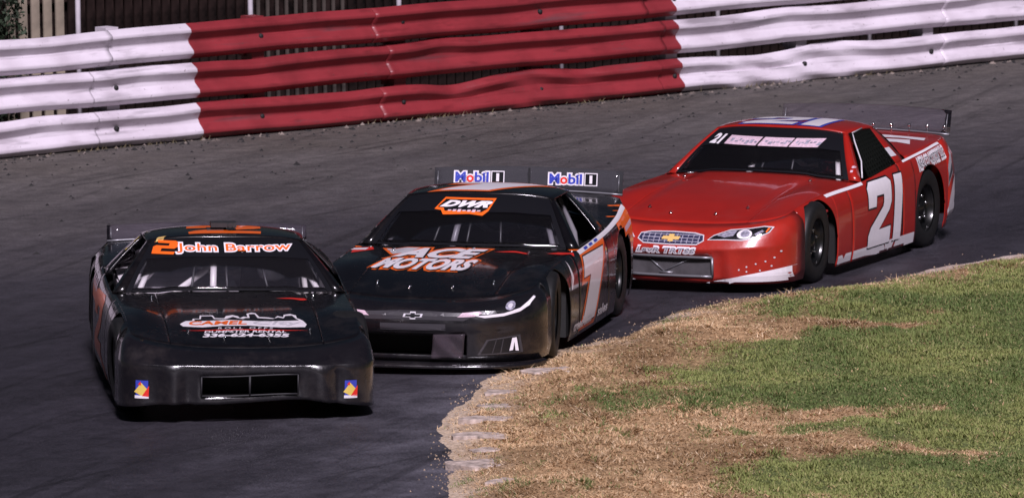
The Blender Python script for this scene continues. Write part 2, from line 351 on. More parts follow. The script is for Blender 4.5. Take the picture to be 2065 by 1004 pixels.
def build_grass():
    N = 400000
    x = rng.uniform(-1.0, 4.9, N*2); y = rng.uniform(54.6, 70.6, N*2)
    inview = np.abs(x) < (y*.0665)+.15
    d = infield_d(x, y); g = green_mask(x, y, d)
    dens = np.clip((d-.03-.22*np.exp(-((x-4.2)/.9)**2))/.4, 0, 1)*np.where(g > .5, 1, .55+.45*(fbm(x*3, y*2, 41) > .45))
    k = inview & (rng.random(len(x)) < dens) & (d > .01)
    x, y, d, g = x[k][:N], y[k][:N], d[k][:N], g[k][:N]; n = len(x)
    z = infield_z(d, x, y)-.004
    isg = rng.random(n) < g*.93+.02
    tall = .55+.6*fbm(x*1.5, y*1.5, 51)+1.3*np.clip((fbm(x*5, y*4, 52)-.58)*5, 0, 1)
    L = np.where(isg, rng.uniform(.014, .034, n), rng.uniform(.018, .048, n))*tall
    lean = np.where(isg, rng.uniform(.3, 1.1, n), rng.uniform(.95, 1.5, n))
    az = rng.uniform(0, 2*math.pi, n)+fbm(x, y, 61)*3
    w_ = np.where(isg, rng.uniform(.004, .009, n), rng.uniform(.003, .008, n))
    dx, dy, dz = np.sin(lean)*np.cos(az), np.sin(lean)*np.sin(az), np.cos(lean)
    sx, sy = -np.sin(az+rng.normal(0, .6, n)), np.cos(az)
    V = np.zeros((n, 3, 3)); B = np.stack([x, y, z], 1); Sd = np.stack([sx, sy, np.zeros(n)], 1)*w_[:, None]
    V[:, 0] = B-Sd; V[:, 1] = B+Sd; V[:, 2] = B+np.stack([dx, dy, dz], 1)*L[:, None]
    r1 = fbm(x*1.2, y*.9, 71); r2 = rng.random(n)[:, None]
    gr = lerp((.105, .150, .044), (.215, .245, .076), np.clip((r1-.36)*3.4, 0, 1)[:, None]); gr = lerp(gr, (.30, .27, .12), (r2 > .80)*.6)
    stw = lerp((.26, .160, .078), (.62, .42, .235), np.clip((fbm(x*2.0, y*1.1, 81)-.33)*3.2, 0, 1)[:, None]); stw = lerp(stw, (.30, .20, .11), (r2 > .82)*.7); stw = lerp(stw, (.70, .55, .36), (r2 < .12)*.8)
    edge = np.clip(1-d/.45, 0, 1)[:, None]; stw = lerp(stw, (.62, .46, .28), edge*.5)
    c = np.where(isg[:, None], gr, stw); c = np.repeat(c, 3, 0)
    me = bpy.data.meshes.new('grass'); me.vertices.add(n*3); me.vertices.foreach_set('co', V.astype(np.float32).ravel())
    me.loops.add(n*3); me.loops.foreach_set('vertex_index', np.arange(n*3, dtype=np.int32)); me.polygons.add(n)
    me.polygons.foreach_set('loop_start', np.arange(0, n*3, 3, dtype=np.int32)); me.update(calc_edges=True)
    set_color(me, 'tint', c)
    m = bpy.data.materials.new('grass_blades'); m.use_nodes = True; nn, l = m.node_tree.nodes, m.node_tree.links
    b = nn['Principled BSDF']; b.inputs['Roughness'].default_value = .7; b.inputs['Specular IOR Level'].default_value = .2
    a = nn.new('ShaderNodeAttribute'); a.attribute_name = 'tint'; l.new(a.outputs['Color'], b.inputs['Base Color'])
    me.materials.append(m); o = bpy.data.objects.new('grass', me); COL.objects.link(o)
    tag(o, 'patchy green and straw coloured grass on the infield', 'grass', kind='stuff')
build_grass()

# half-buried pale kerb slabs along the infield tip
M['kerb'] = mat('kerb_concrete', (.44, .36, .31), .9, noise=.6, nscale=12, bump=.006, bscale=40)
KERB = [((-0.06, 60.98), .34, .30, 'second pale kerb slab down the infield edge from the splitter of car 7'), ((-0.14, 60.14), .24, .24, 'third pale kerb slab down the infield edge from the splitter of car 7'), ((-0.17, 59.32), .42, .26, 'fourth pale kerb slab down the infield edge from the splitter of car 7'),
        ((-0.21, 58.53), .44, .26, 'fifth pale kerb slab down the infield edge from the splitter of car 7'), ((-0.21, 57.87), .2, .2, 'smallest pale kerb slab, between two long ones at the dirt tip'), ((-0.20, 57.11), .5, .34, 'largest pale kerb slab, second from the bottom edge of the picture'), ((-0.07, 56.17), .22, .3, 'pale kerb slab nearest the bottom edge of the picture'), ((0.27, 61.87), .36, .3, 'pale kerb slab nearest the splitter of car 7')]
for (p, a, b, lab) in KERB:
    x, y = p; n = 18; ph = rng.random(2)*6
    ring = [(math.copysign(abs(math.cos(t))**.6, math.cos(t))*a/2*(1+.22*math.sin(3*t+ph[0])+.08*math.sin(7*t)), math.copysign(abs(math.sin(t))**.6, math.sin(t))*b/2*(1+.25*math.sin(4*t+ph[1]))) for t in np.linspace(0, 2*math.pi, n, endpoint=False)]
    zt = float(infield_z(infield_d(np.array([x]), np.array([y])), np.array([x]), np.array([y]))[0])+.010; b *= .62; a *= .92
    v = [(q[0], q[1], -.08) for q in ring]+[(q[0], q[1], -.006) for q in ring]+[(q[0]*.93, q[1]*.93, 0) for q in ring]
    f = [(k, (k+1) % n, n+(k+1) % n, n+k) for k in range(n)]+[(n+k, n+(k+1) % n, 2*n+(k+1) % n, 2*n+k) for k in range(n)]+[tuple(range(2*n, 3*n))]
    o = link('kerb_slab', v, f, M['kerb'], smooth=False); o.location = (x, y, zt); o.rotation_euler = (rng.normal(0, .02), rng.normal(0, .02), rng.normal(0, .2))
    tag(o, lab, 'kerb slab', 'half-buried kerb slabs at the infield tip', 'thing')

# rubber crumbs and pebbles swept towards the wall
def build_crumbs():
    mb = MB()
    n = 520
    for i in range(n):
        x = rng.uniform(-6.2, 6.4); o = abs(rng.normal(0, 2.6))+.12 if i > 250 else rng.uniform(.08, .5)
        y = wall_y(x)-o*1.25; s = rng.uniform(.008, .022)*(1.4 if rng.random() < .1 else 1)
        a = rng.uniform(0, 6.28); e = rng.uniform(.5, 1)
        v = [(x+s*math.cos(a+k*2.1)*1.6, y+s*math.sin(a+k*2.1)*e, -.006) for k in range(3)]+[(x+rng.normal(0, .2)*s, y, s*e*1.1)]
        mb.add(v, [(0, 1, 3), (1, 2, 3), (2, 0, 3)])
    tag(mb.build('rubber_crumbs', mat('tyre_crumbs', (.016, .015, .015), .9), smooth=False), 'dark tyre rubber crumbs scattered below the guardrail', 'debris', kind='stuff')
    mb = MB()
    for i in range(110):
        x = rng.uniform(-6.2, 6.4); y = wall_y(x)-rng.uniform(.02, .30)**1.0; s = rng.uniform(.008, .03)
        a = rng.uniform(0, 6.28)
        v = [(x+s*math.cos(a+k*1.57)*1.3, y+s*math.sin(a+k*1.57), -.006) for k in range(4)]+[(x, y, s*.8)]
        mb.add(v, [(0, 1, 4), (1, 2, 4), (2, 3, 4), (3, 0, 4)])
    tag(mb.build('pebbles', mat('pebble', (.17, .14, .12), .9, noise=.5, nscale=3), smooth=False), 'small pale pebbles and grit along the foot of the guardrail', 'gravel', kind='stuff')
    mb = MB()
    for i in range(260):
        cx = rng.choice([-4.0, -3.4, -.9, -.6, -.75, 2.6, 3.9, .9]); x = cx+rng.normal(0, .22); y = wall_y(x)-rng.uniform(.0, .10); h = rng.uniform(.02, .07); a = rng.uniform(0, 6.28)
        mb.add([(x-.004, y, -.006), (x+.004, y, -.006), (x+math.cos(a)*h*.8, y+math.sin(a)*h*.5, h)], [(0, 1, 2)])
    tag(mb.build('weeds', mat('dry_weed', (.16, .13, .07), .9, noise=.4, nscale=2), smooth=False), 'dry weeds growing at the foot of the guardrail', 'weeds', kind='stuff')
build_crumbs()
def build_spill():
    mb = MB()
    for i in range(450):
        k = rng.integers(3, len(EDGE)-3); t = rng.random(); p = EDGE[k]*(1-t)+EDGE[k+1]*t; dv = EDGE[k+1]-EDGE[k]; nv = np.array([-dv[1], dv[0]])/np.hypot(*dv)
        x, y = p+nv*(rng.exponential(.07)-.08); sz = rng.uniform(.003, .009); a = rng.uniform(0, 6.28)
        mb.add([(x+sz*math.cos(a+q*2.09)*1.5, y+sz*math.sin(a+q*2.09), -.006) for q in range(3)]+[(x, y, sz*.8)], [(0, 1, 3), (1, 2, 3), (2, 0, 3)])
    tag(mb.build('dirt_crumbs', mat('dirt_crumb', (.30, .22, .15), .95, noise=.6, nscale=2), smooth=False), 'loose dirt crumbs spilled from the infield onto the asphalt', 'dirt', kind='stuff')
build_spill()

# ------------------------------------------------------------------ guardrail
def painted(name, col, col2):
    """barrier paint with grime, scuffs and chips"""
    m = bpy.data.materials.new(name); m.use_nodes = True; n, l = m.node_tree.nodes, m.node_tree.links; b = n['Principled BSDF']
    tc = n.new('ShaderNodeTexCoord')
    def noise(scale, sc=(1, 1, 1), det=7):
        mp = n.new('ShaderNodeMapping'); mp.inputs['Scale'].default_value = sc; l.new(tc.outputs['Object'], mp.inputs[0])
        t = n.new('ShaderNodeTexNoise'); t.inputs['Scale'].default_value = scale; t.inputs['Detail'].default_value = det; l.new(mp.outputs[0], t.inputs['Vector']); return t.outputs[0]
    def mix(f, a, c):
        x = n.new('ShaderNodeMix'); x.data_type = 'RGBA'
        l.new(f, x.inputs[0])
        for i, q in ((6, a), (7, c)):
            if isinstance(q, tuple): x.inputs[i].default_value = (*q, 1)
            else: l.new(q, x.inputs[i])
        return x.outputs[2]
    def ramp(v, a, c, hi=1.):
        r = n.new('ShaderNodeMapRange'); r.inputs[1].default_value = a; r.inputs[2].default_value = c; r.inputs[4].default_value = hi; l.new(v, r.inputs[0]); return r.outputs[0]
    c1 = mix(ramp(noise(2.2), .4, .68), col, col2)
    c2 = mix(ramp(noise(9, (.35, .35, 2.0)), .58, .74, .5), c1, tuple(x*.45 for x in col2))
    c2 = mix(ramp(noise(3.0, (.25, .25, 3.2)), .60, .72, .55), c2, (.06, .05, .055))
    c3 = mix(ramp(noise(34), .68, .73, .85), c2, (.09, .06, .05))
    l.new(c3, b.inputs['Base Color']); b.inputs['Roughness'].default_value = .45; b.inputs['Coat Weight'].default_value = .15; b.inputs['Coat Roughness'].default_value = .3
    bp = n.new('ShaderNodeBump'); bp.inputs['Distance'].default_value = .006; l.new(noise(6), bp.inputs['Height']); l.new(bp.outputs[0], b.inputs['Normal'])
    return m
M['rail_white'] = painted('rail_white', (.66, .60, .66), (.52, .46, .51)); M['rail_red'] = painted('rail_red', (.245, .026, .033), (.17, .018, .023))
WB = [(.0, .177), (.010, .176), (.018, .172), (.082, .132), (.090, .125), (.094, .117), (.094, .094), (.090, .086), (.083, .079), (.030, .026), (.024, .018), (.021, .010)]
WB = WB+[(.020, 0)]+[(d_, -z_) for d_, z_ in WB[::-1]]
RZ = [.18, .598, .988]
DENTS = [  # row, x, width, push back, lift, flatten
    (0, -.6, .35, .05, -.045, .55), (0, .15, .5, .05, .035, .75), (1, -.75, .3, .02, .03, .2), (0, -1.6, .3, .015, -.01, .2), (1, -2.6, .3, .02, -.015, .1),
    (0, 2.6, .75, .055, -.035, .8), (0, 3.35, .55, .04, .04, .8), (1, 5.3, .5, .02, .035, .3), (0, -3.0, .35, .02, .012, .3), (2, -4.6, .5, .02, -.01, .15), (2, .4, .6, .015, .008, .1), (0, 5.2, .4, .02, -.01, .3), (1, 1.2, .4, .015, -.01, .2), (1, 2.9, .5, .03, .02, .35), (2, -2.3, .4, .02, -.012, .2), (0, -4.6, .35, .03, .015, .4), (1, -3.7, .3, .02, .012, .25), (2, 1.9, .5, .025, .012, .2), (0, .75, .25, .04, -.02, .5)]
def red_span(x, z): # paint boundaries lean with height
    t = (.55-z)*.10
    wv = .012*math.sin(z*61)+.008*math.sin(z*143+1)
    return -3.15+t+wv < x < 1.72+t+wv
guard = empty('guardrail', (0, 82.2, 0)); tag(guard, 'three-row dented steel guardrail painted white with a long red section', 'guardrail')
GO = Vector((0, 82.2, 0))
def wall_frame(x):
    dy = 2*WP[0]*x+WP[1]; t = Vector((1, dy, 0)).normalized(); return Vector((x, wall_y(x), 0)), t, Vector((t.y, -t.x, 0))
def rail_piece(row, x0, x1, proud):
    raw = sorted(list(np.arange(x0, x1, .05))+[x1]); xs = [q for q in raw if all(abs(q-c) > .02 for c in (-3.15, 1.72))]
    xs = sorted(xs+[c for c in (-3.15, 1.72) if x0 < c < x1])
    P = []; 
    ph = row*2.3
    for x in xs:
        o, t, nrm = wall_frame(x); ring = []
        fl = 0; push = 0; lift = 0
        for (r, dx, wd, pb, lf, ft) in DENTS:
            if r == row:
                k = math.exp(-((x-dx)/wd)**2*2); fl += ft*k; push += pb*k; lift += lf*k
        fl = min(fl, .9)
        wob = .008*math.sin(x*2.1+ph)+.005*math.sin(x*5.3+ph*2); wz = .007*math.sin(x*1.3+ph)+.004*math.sin(x*4.1+ph)
        for (d, z) in WB:
            crumple = fl*.02*math.sin(x*11+z*30+ph)
            dd = d*(1-fl*.75)+fl*.035+crumple+proud+wob-push*(.4+.6*(z > 0))
            zz = RZ[row]+z+wz+lift*(1 if z > 0 else .15)
            sh = sum((.55-zz)*.13*math.exp(-((x-c)/.12)**2) for c in (-3.15, 1.72))
            ring.append(o+nrm*dd+t*sh+Vector((0, 0, zz))-GO)
        P.append(ring)
    v, f = grid(np.array([[tuple(p) for p in r] for r in P]), True)
    fm = []
    npf = len(WB)
    for q in f:
        c = np.mean([xs[i//npf] for i in q]); fm.append(1 if -3.15 < c < 1.72 else 0)
    return link('rail', v, f, None, guard, True, .006, mats=[M['rail_white'], M['rail_red']], fmat=fm)
JOINTS = [[-12.5, -9.8, -7.0, -4.15, -1.32, 1.47, 4.62, 7.4, 10.2, 12.8], [-12.5, -9.8, -7.0, -4.2, -1.25, 1.52, 4.64, 7.4, 10.2, 12.8], [-12.5, -9.8, -7.0, -4.02, -1.4, 1.33, 4.5, 7.4, 10.2, 12.8]]
for row in range(3):
    J = JOINTS[row]
    for k in range(len(J)-1):
        rail_piece(row, J[k]-.02, J[k+1]+.05, .006 if k % 2 else .016)
bolt_mesh = None
for i, x in enumerate(np.arange(-12.3, 12.8, 1.40)):
    o, t, nrm = wall_frame(x); p = o-nrm*.11-GO; m = M['rail_red'] if red_span(x, .9) else M['rail_white']
    mb = MB(); mb.box((-.075, -.09, -.05), (.075, .09, 1.165+.03*math.sin(i*2.2))); ob = mb.build('post', m, guard, False)
    ob.location = p; ob.rotation_euler = (0, 0, math.atan2(t.y, t.x))
    for z in RZ:
        if bolt_mesh is not None and math.sin(i*12.9+z*7.1) > .15: continue
        if bolt_mesh is None:
            mb = MB(); mb.lathe([(.026, -.02), (.026, .006), (.018, .014), (.001, .016)], 10, 'y'); bo = mb.build('bolt', M['chassis'], guard); bolt_mesh = bo.data
        else: bo = bpy.data.objects.new('bolt', bolt_mesh); COL.objects.link(bo); bo.parent = guard
        bo.location = o+nrm*.034-GO+Vector((0, 0, z+.01*math.sin(i*3+z*9))); bo.rotation_euler = (0, 0, math.atan2(t.y, t.x)+math.pi)
    for (u0, u1, w0) in ((.355, .405, .10), (.775, .81, .10)):
        mb = MB(); mb.box((-w0, .02, u0), (w0, .10, u1)); sp = mb.build('spacer_block', m, guard, False); sp.location = p; sp.rotation_euler = ob.rotation_euler

# ------------------------------------------------------------------ fence and hedge behind the guardrail
M['tan_board'] = mat('tan_board', (.27, .225, .17), .8, noise=.25, nscale=6); M['brown_board'] = mat('brown_board', (.014, .0085, .0075), .9, noise=.8, nscale=7, spec=.1)
M['slat'] = mat('weathered_slat', (.055, .043, .036), .85, noise=.6, nscale=8); M['pole'] = mat('fence_pole', (.62, .57, .62), .5, noise=.12, nscale=10)
fence = empty('board_fence', (0, 84, 0)); tag(fence, 'tall dark board fence with pale poles behind the guardrail', 'fence')
FO = Vector((0, 84, 0))
def fence_at(x):
    o, t, nrm = wall_frame(x); return o-nrm*1.7-FO, math.atan2(t.y, t.x)
def board(name, x, wd, h, m, back=0., th=.02, z0=-.01):
    key = (round(wd, 3), round(h, 2), m.name, th)
    if key not in board.cache:
        mb = MB(); mb.box((-wd/2, -th, z0), (wd/2, 0, h)); o = mb.build(name, m, fence, False); board.cache[key] = o.data
    else:
        o = bpy.data.objects.new(name, board.cache[key]); COL.objects.link(o); o.parent = fence
    p, a = fence_at(x); o.location = (p.x, p.y+back, p.z); o.rotation_euler = (0, 0, a); return o
board.cache = {}
POLES = [-7.0, -5.2, -3.31, -1.61, -.1, 1.6, 3.3, 5.0, 6.7, 8.4]
for x in POLES:
    mb = MB(); mb.tube([(0, -.06, -.01), (0, -.06, 2.75)], .028, 12); o = mb.build('pole', M['pole'], fence)
    p, a = fence_at(x); o.location = p; o.rotation_euler = (0, 0, a)
x = -7.0
while x < 7.6:
    if -3.95 < x < -3.36: board('board', x, .098, 2.6, M['tan_board']); x += .118
    elif -1.56 < x < -.6: board('slat', x, .032, 2.6, M['slat']); x += .095
    elif x < -3.95: board('board', x, .105, 2.6, M['brown_board']); x += .118
    else: board('board', x, .0905, 2.6, M['brown_board']); x += .092
for z in (.35, 1.3, 2.2):
    pts = [fence_at(q)[0]+Vector((0, .05, z)) for q in np.arange(-7.1, 7.8, .3)]
    mb = MB(); mb.tube([tuple(p) for p in pts], .03, 6); mb.build('crossbar', M['brown_board'], fence)
# dark solid backing behind the slatted bays
P = [[tuple(fence_at(q)[0]+Vector((-.02, .12, z))) for z in (-.01, 2.55)] for q in np.arange(-9.2, 8.6, .4)]
v, f = grid(P); link('backing_panel', v, f, M['brown_board'], fence, False, .012)
def shrub(x, back, h, r, label):
    o, t, nrm = wall_frame(x); base = o-nrm*back; root = empty('shrub', base)
    mb = MB(); mb.tube([(0, 0, -.02), (.02, 0, h*.4), (.05, .02, h*.8)], .035, 7, .01)
    for k in range(5):
        a = k*1.3; mb.tube([(0.02, 0, h*.3), (r*.5*math.cos(a), r*.5*math.sin(a), h*(.5+.08*k))], .014, 5, .005)
    mb.build('stem', M['brown_board'], root)
    n = 2600; V = []; F = []
    u = rng.normal(0, 1, (n, 3)); u /= np.linalg.norm(u, axis=1)[:, None]; rad = rng.random(n)**.4
    C = u*rad[:, None]*np.array([r, r, h*.5])*(.75+.5*value_noise(u[:, 0]*3+5, u[:, 2]*3, 3))[:, None]+np.array([0, 0, h*.52])
    for c in C:
        a, b = rng.normal(0, 1, 3), rng.normal(0, 1, 3); a /= np.linalg.norm(a); b -= a*b.dot(a); b /= np.linalg.norm(b); s = rng.uniform(.02, .045); k = len(V)
        V += [c-a*s, c+b*s*.45, c+a*s, c-b*s*.45]; F.append((k, k+1, k+2, k+3))
    link('crown', V, F, mat('shrub_leaf', (.02, .035, .016), .7, noise=.6, nscale=5), root, False)
    tag(root, label, 'shrub')
shrub(-4.55, .85, 2.6, .36, 'dark green shrub behind the guardrail at the left edge of the picture')

# ------------------------------------------------------------------ decals (vinyl laid on the body by projection in the car's own space)
def text_raw(s, bold, shear, space):
    cu = bpy.data.curves.new('t', 'FONT'); cu.body = s; cu.size = 1; cu.offset = bold; cu.shear = shear; cu.space_character = space; cu.resolution_u = 3; cu.fill_mode = 'FRONT'
    o = bpy.data.objects.new('t', cu); COL.objects.link(o); dg = bpy.context.evaluated_depsgraph_get(); dg.update()
    me = bpy.data.meshes.new_from_object(o.evaluated_get(dg)); bpy.data.objects.remove(o); bpy.data.curves.remove(cu)
    bm = bmesh.new(); bm.from_mesh(me); bpy.data.meshes.remove(me)
    bmesh.ops.remove_doubles(bm, verts=bm.verts, dist=1e-5)
    return bm
def text2d(s, w_, h, bold=0., shear=0., space=1., extra=0.):
    """lettering in a w_ x h box; extra fattens it beyond that box (an outline layer)"""
    bm = text_raw(s, bold, shear, space)
    c = np.array([v.co[:2] for v in bm.verts]); lo, hi = c.min(0), c.max(0); mid = (lo+hi)/2; sc = np.array([w_, h])/(hi-lo)
    if extra: bm.free(); bm = text_raw(s, bold+extra, shear, space)
    for v in bm.verts: v.co.x = (v.co.x-mid[0])*sc[0]; v.co.y = (v.co.y-mid[1])*sc[1]; v.co.z = 0
    return bm
def text_outline(s, w_, h, bold, shear, extra, space=1.): return text2d(s, w_, h, bold, shear, space, extra)
def poly2d(*polys):
    bm = bmesh.new()
    for p in polys:
        bm.faces.new([bm.verts.new((x, y, 0)) for x, y in p])
    bm.normal_update(); bmesh.ops.triangulate(bm, faces=bm.faces); return bm
def offset_poly(p, d):
    p = [Vector(q) for q in p]; n = len(p); ar = sum(p[i].x*p[(i+1) % n].y-p[(i+1) % n].x*p[i].y for i in range(n)); s = 1 if ar > 0 else -1; out = []
    for i in range(n):
        a = (p[i]-p[i-1]).normalized(); b = (p[(i+1) % n]-p[i]).normalized(); na = Vector((a.y, -a.x))*s; nb = Vector((b.y, -b.x))*s
        k = na+nb; k = k/max(.35, k.dot(k)/2) if k.length > 1e-6 else na
        out.append(tuple(p[i]+k*d))
    return out
def box_poly(p, w_, h, shear=0.): return [((x-.5)*w_+(y-.5)*h*shear, (y-.5)*h) for x, y in p]
RECT = [(0, 0), (1, 0), (1, 1), (0, 1)]
TWO = [(0, .60), (.02, .90), (.15, .98), (.85, 1), (.98, .93), (.97, .62), (.88, .50), (.45, .24), (.95, .25), (.93, 0), (0, 0), (0, .18), (.10, .30), (.62, .58), (.65, .64), (.66, .76), (.36, .76), (.32, .60)]
SEVEN = [(.2, 1), (1, 1), (.52, 0), (0, 0), (.37, .70), (.09, .70)]
TWO_SPEED = [(0, 0), (.9, 0), (.93, .2), (.34, .2), (.37, .42), (.88, .42), (1, .55), (1, .88), (.9, 1), (.08, 1), (.04, .8), (.66, .8), (.64, .62), (.14, .62), (.02, .5)]
BOWTIE = [(0, .3), (.06, .72), (.36, .72), (.36, 1), (.64, 1), (.64, .72), (1, .72), (.94, .28), (.64, .28), (.64, 0), (.36, 0), (.36, .28)]
def circle(cx, cy, rx, ry=None, n=20): return [(cx+rx*math.cos(2*math.pi*k/n), cy+(ry or rx)*math.sin(2*math.pi*k/n)) for k in range(n)]

VIEW = {'front': ((0, 1, 0), (0, 0, 1)), 'top': ((0, 1, 0), (-1, 0, 0)), 'left': ((-1, 0, 0), (0, 0, 1)), 'right': ((1, 0, 0), (0, 0, 1)),
        'leftup': ((-1, 0, 0), (0, -.6, .8)), 'rightup': ((1, 0, 0), (0, .6, .8)), 'fronttop': ((0, 1, 0), (-.6, 0, .8)), 'fl45': ((-.5, .866, 0), (0, 0, 1)), 'fr45': ((.5, .866, 0), (0, 0, 1)), 'fl30': ((-.34, .94, 0), (-.2, -.07, .97))}

class Car:
    def __init__(s, name, loc, th, roll, label, group):
        s.root = empty(name, (loc[0], loc[1], 0), -math.pi/2-th); tag(s.root, label, 'race car', group); s.roll = roll; s.V = []; s.F = []; s.bvh = None; s.layer = 0
    def part(s, name, v, f, m, parent=None, solid=.006, body=True, smooth=True, mats=None, fmat=None):
        v = np.asarray(v, float); f = [tuple(q) for q in f]; acc = 0.
        for q in f[::max(1, len(f)//60)]:      # make every panel face outwards
            a, b, c = v[q[0]], v[q[1]], v[q[2]]; n_ = np.cross(b-a, c-a); acc += n_.dot(a-np.array((np.clip(a[0], -1.2, 1.2), 0, .35)))
        if acc < 0: f = [q[::-1] for q in f]
        o = link(name, v, f, m, parent or s.root, smooth, solid, mats, fmat)
        if parent is None: o.rotation_euler = (s.roll, 0, 0)
        if body: k = len(s.V); s.V += [tuple(x) for x in v]; s.F += [tuple(i+k for i in q) for q in f]
        return o
    def solid(s, name, mb, m, parent=None, smooth=True, rolls=True):
        o = mb.build(name, m, parent or s.root, smooth)
        if parent is None and rolls: o.rotation_euler = (s.roll, 0, 0)
        return o
    def decal(s, name, bm, at, view, m, parent=None, lift=.003, rot=0., cut=.024, label=None, reach=2.0):
        if s.bvh is None: s.bvh = BVHTree.FromPolygons([Vector(v) for v in s.V], s.F)
        U, Vv = [Vector(x).normalized() for x in VIEW[view]]; N = U.cross(Vv); O = Vector(at)
        if rot: bmesh.ops.rotate(bm, verts=bm.verts, cent=(0, 0, 0), matrix=Matrix.Rotation(rot, 3, 'Z'))
        cs = np.array([v.co[:2] for v in bm.verts])
        for ax in (0, 1):
            for q in np.arange(math.floor(cs[:, ax].min()/cut)*cut+cut, cs[:, ax].max(), cut):
                pn = [0, 0, 0]; pn[ax] = 1; pc = [0, 0, 0]; pc[ax] = q
                bmesh.ops.bisect_plane(bm, geom=bm.verts[:]+bm.edges[:]+bm.faces[:], plane_co=pc, plane_no=pn)
        dead = []
        for v in bm.verts:
            p = O+U*v.co.x+Vv*v.co.y
            h = s.bvh.ray_cast(p+N*reach, -N, reach+2.0)
            if h[0] is None or (view in ('left', 'right') and h[0].z < .85 and abs(h[0].y) < .82): dead.append(v); continue
            n = h[1] if h[1].dot(N) > 0 else -h[1]
            v.co = h[0]+n*lift
        bmesh.ops.delete(bm, geom=dead, context='VERTS')
        bad = [f for f in bm.faces if max(e.calc_length() for e in f.edges) > .15]
        bmesh.ops.delete(bm, geom=bad, context='FACES')
        bm.verts.ensure_lookup_table(); bm.verts.index_update()
        vs = [tuple(v.co) for v in bm.verts]; fs = []
        for f in bm.faces:
            q = [v.index for v in f.verts]
            f.normal_update()
            fs.append(q if f.normal.dot(N) > 0 else q[::-1])
        bm.free()
        o = link(name, vs, fs, m, parent or s.root, False)
        if parent is None: o.rotation_euler = (s.roll, 0, 0)
        if label: o['label'] = label
        return o

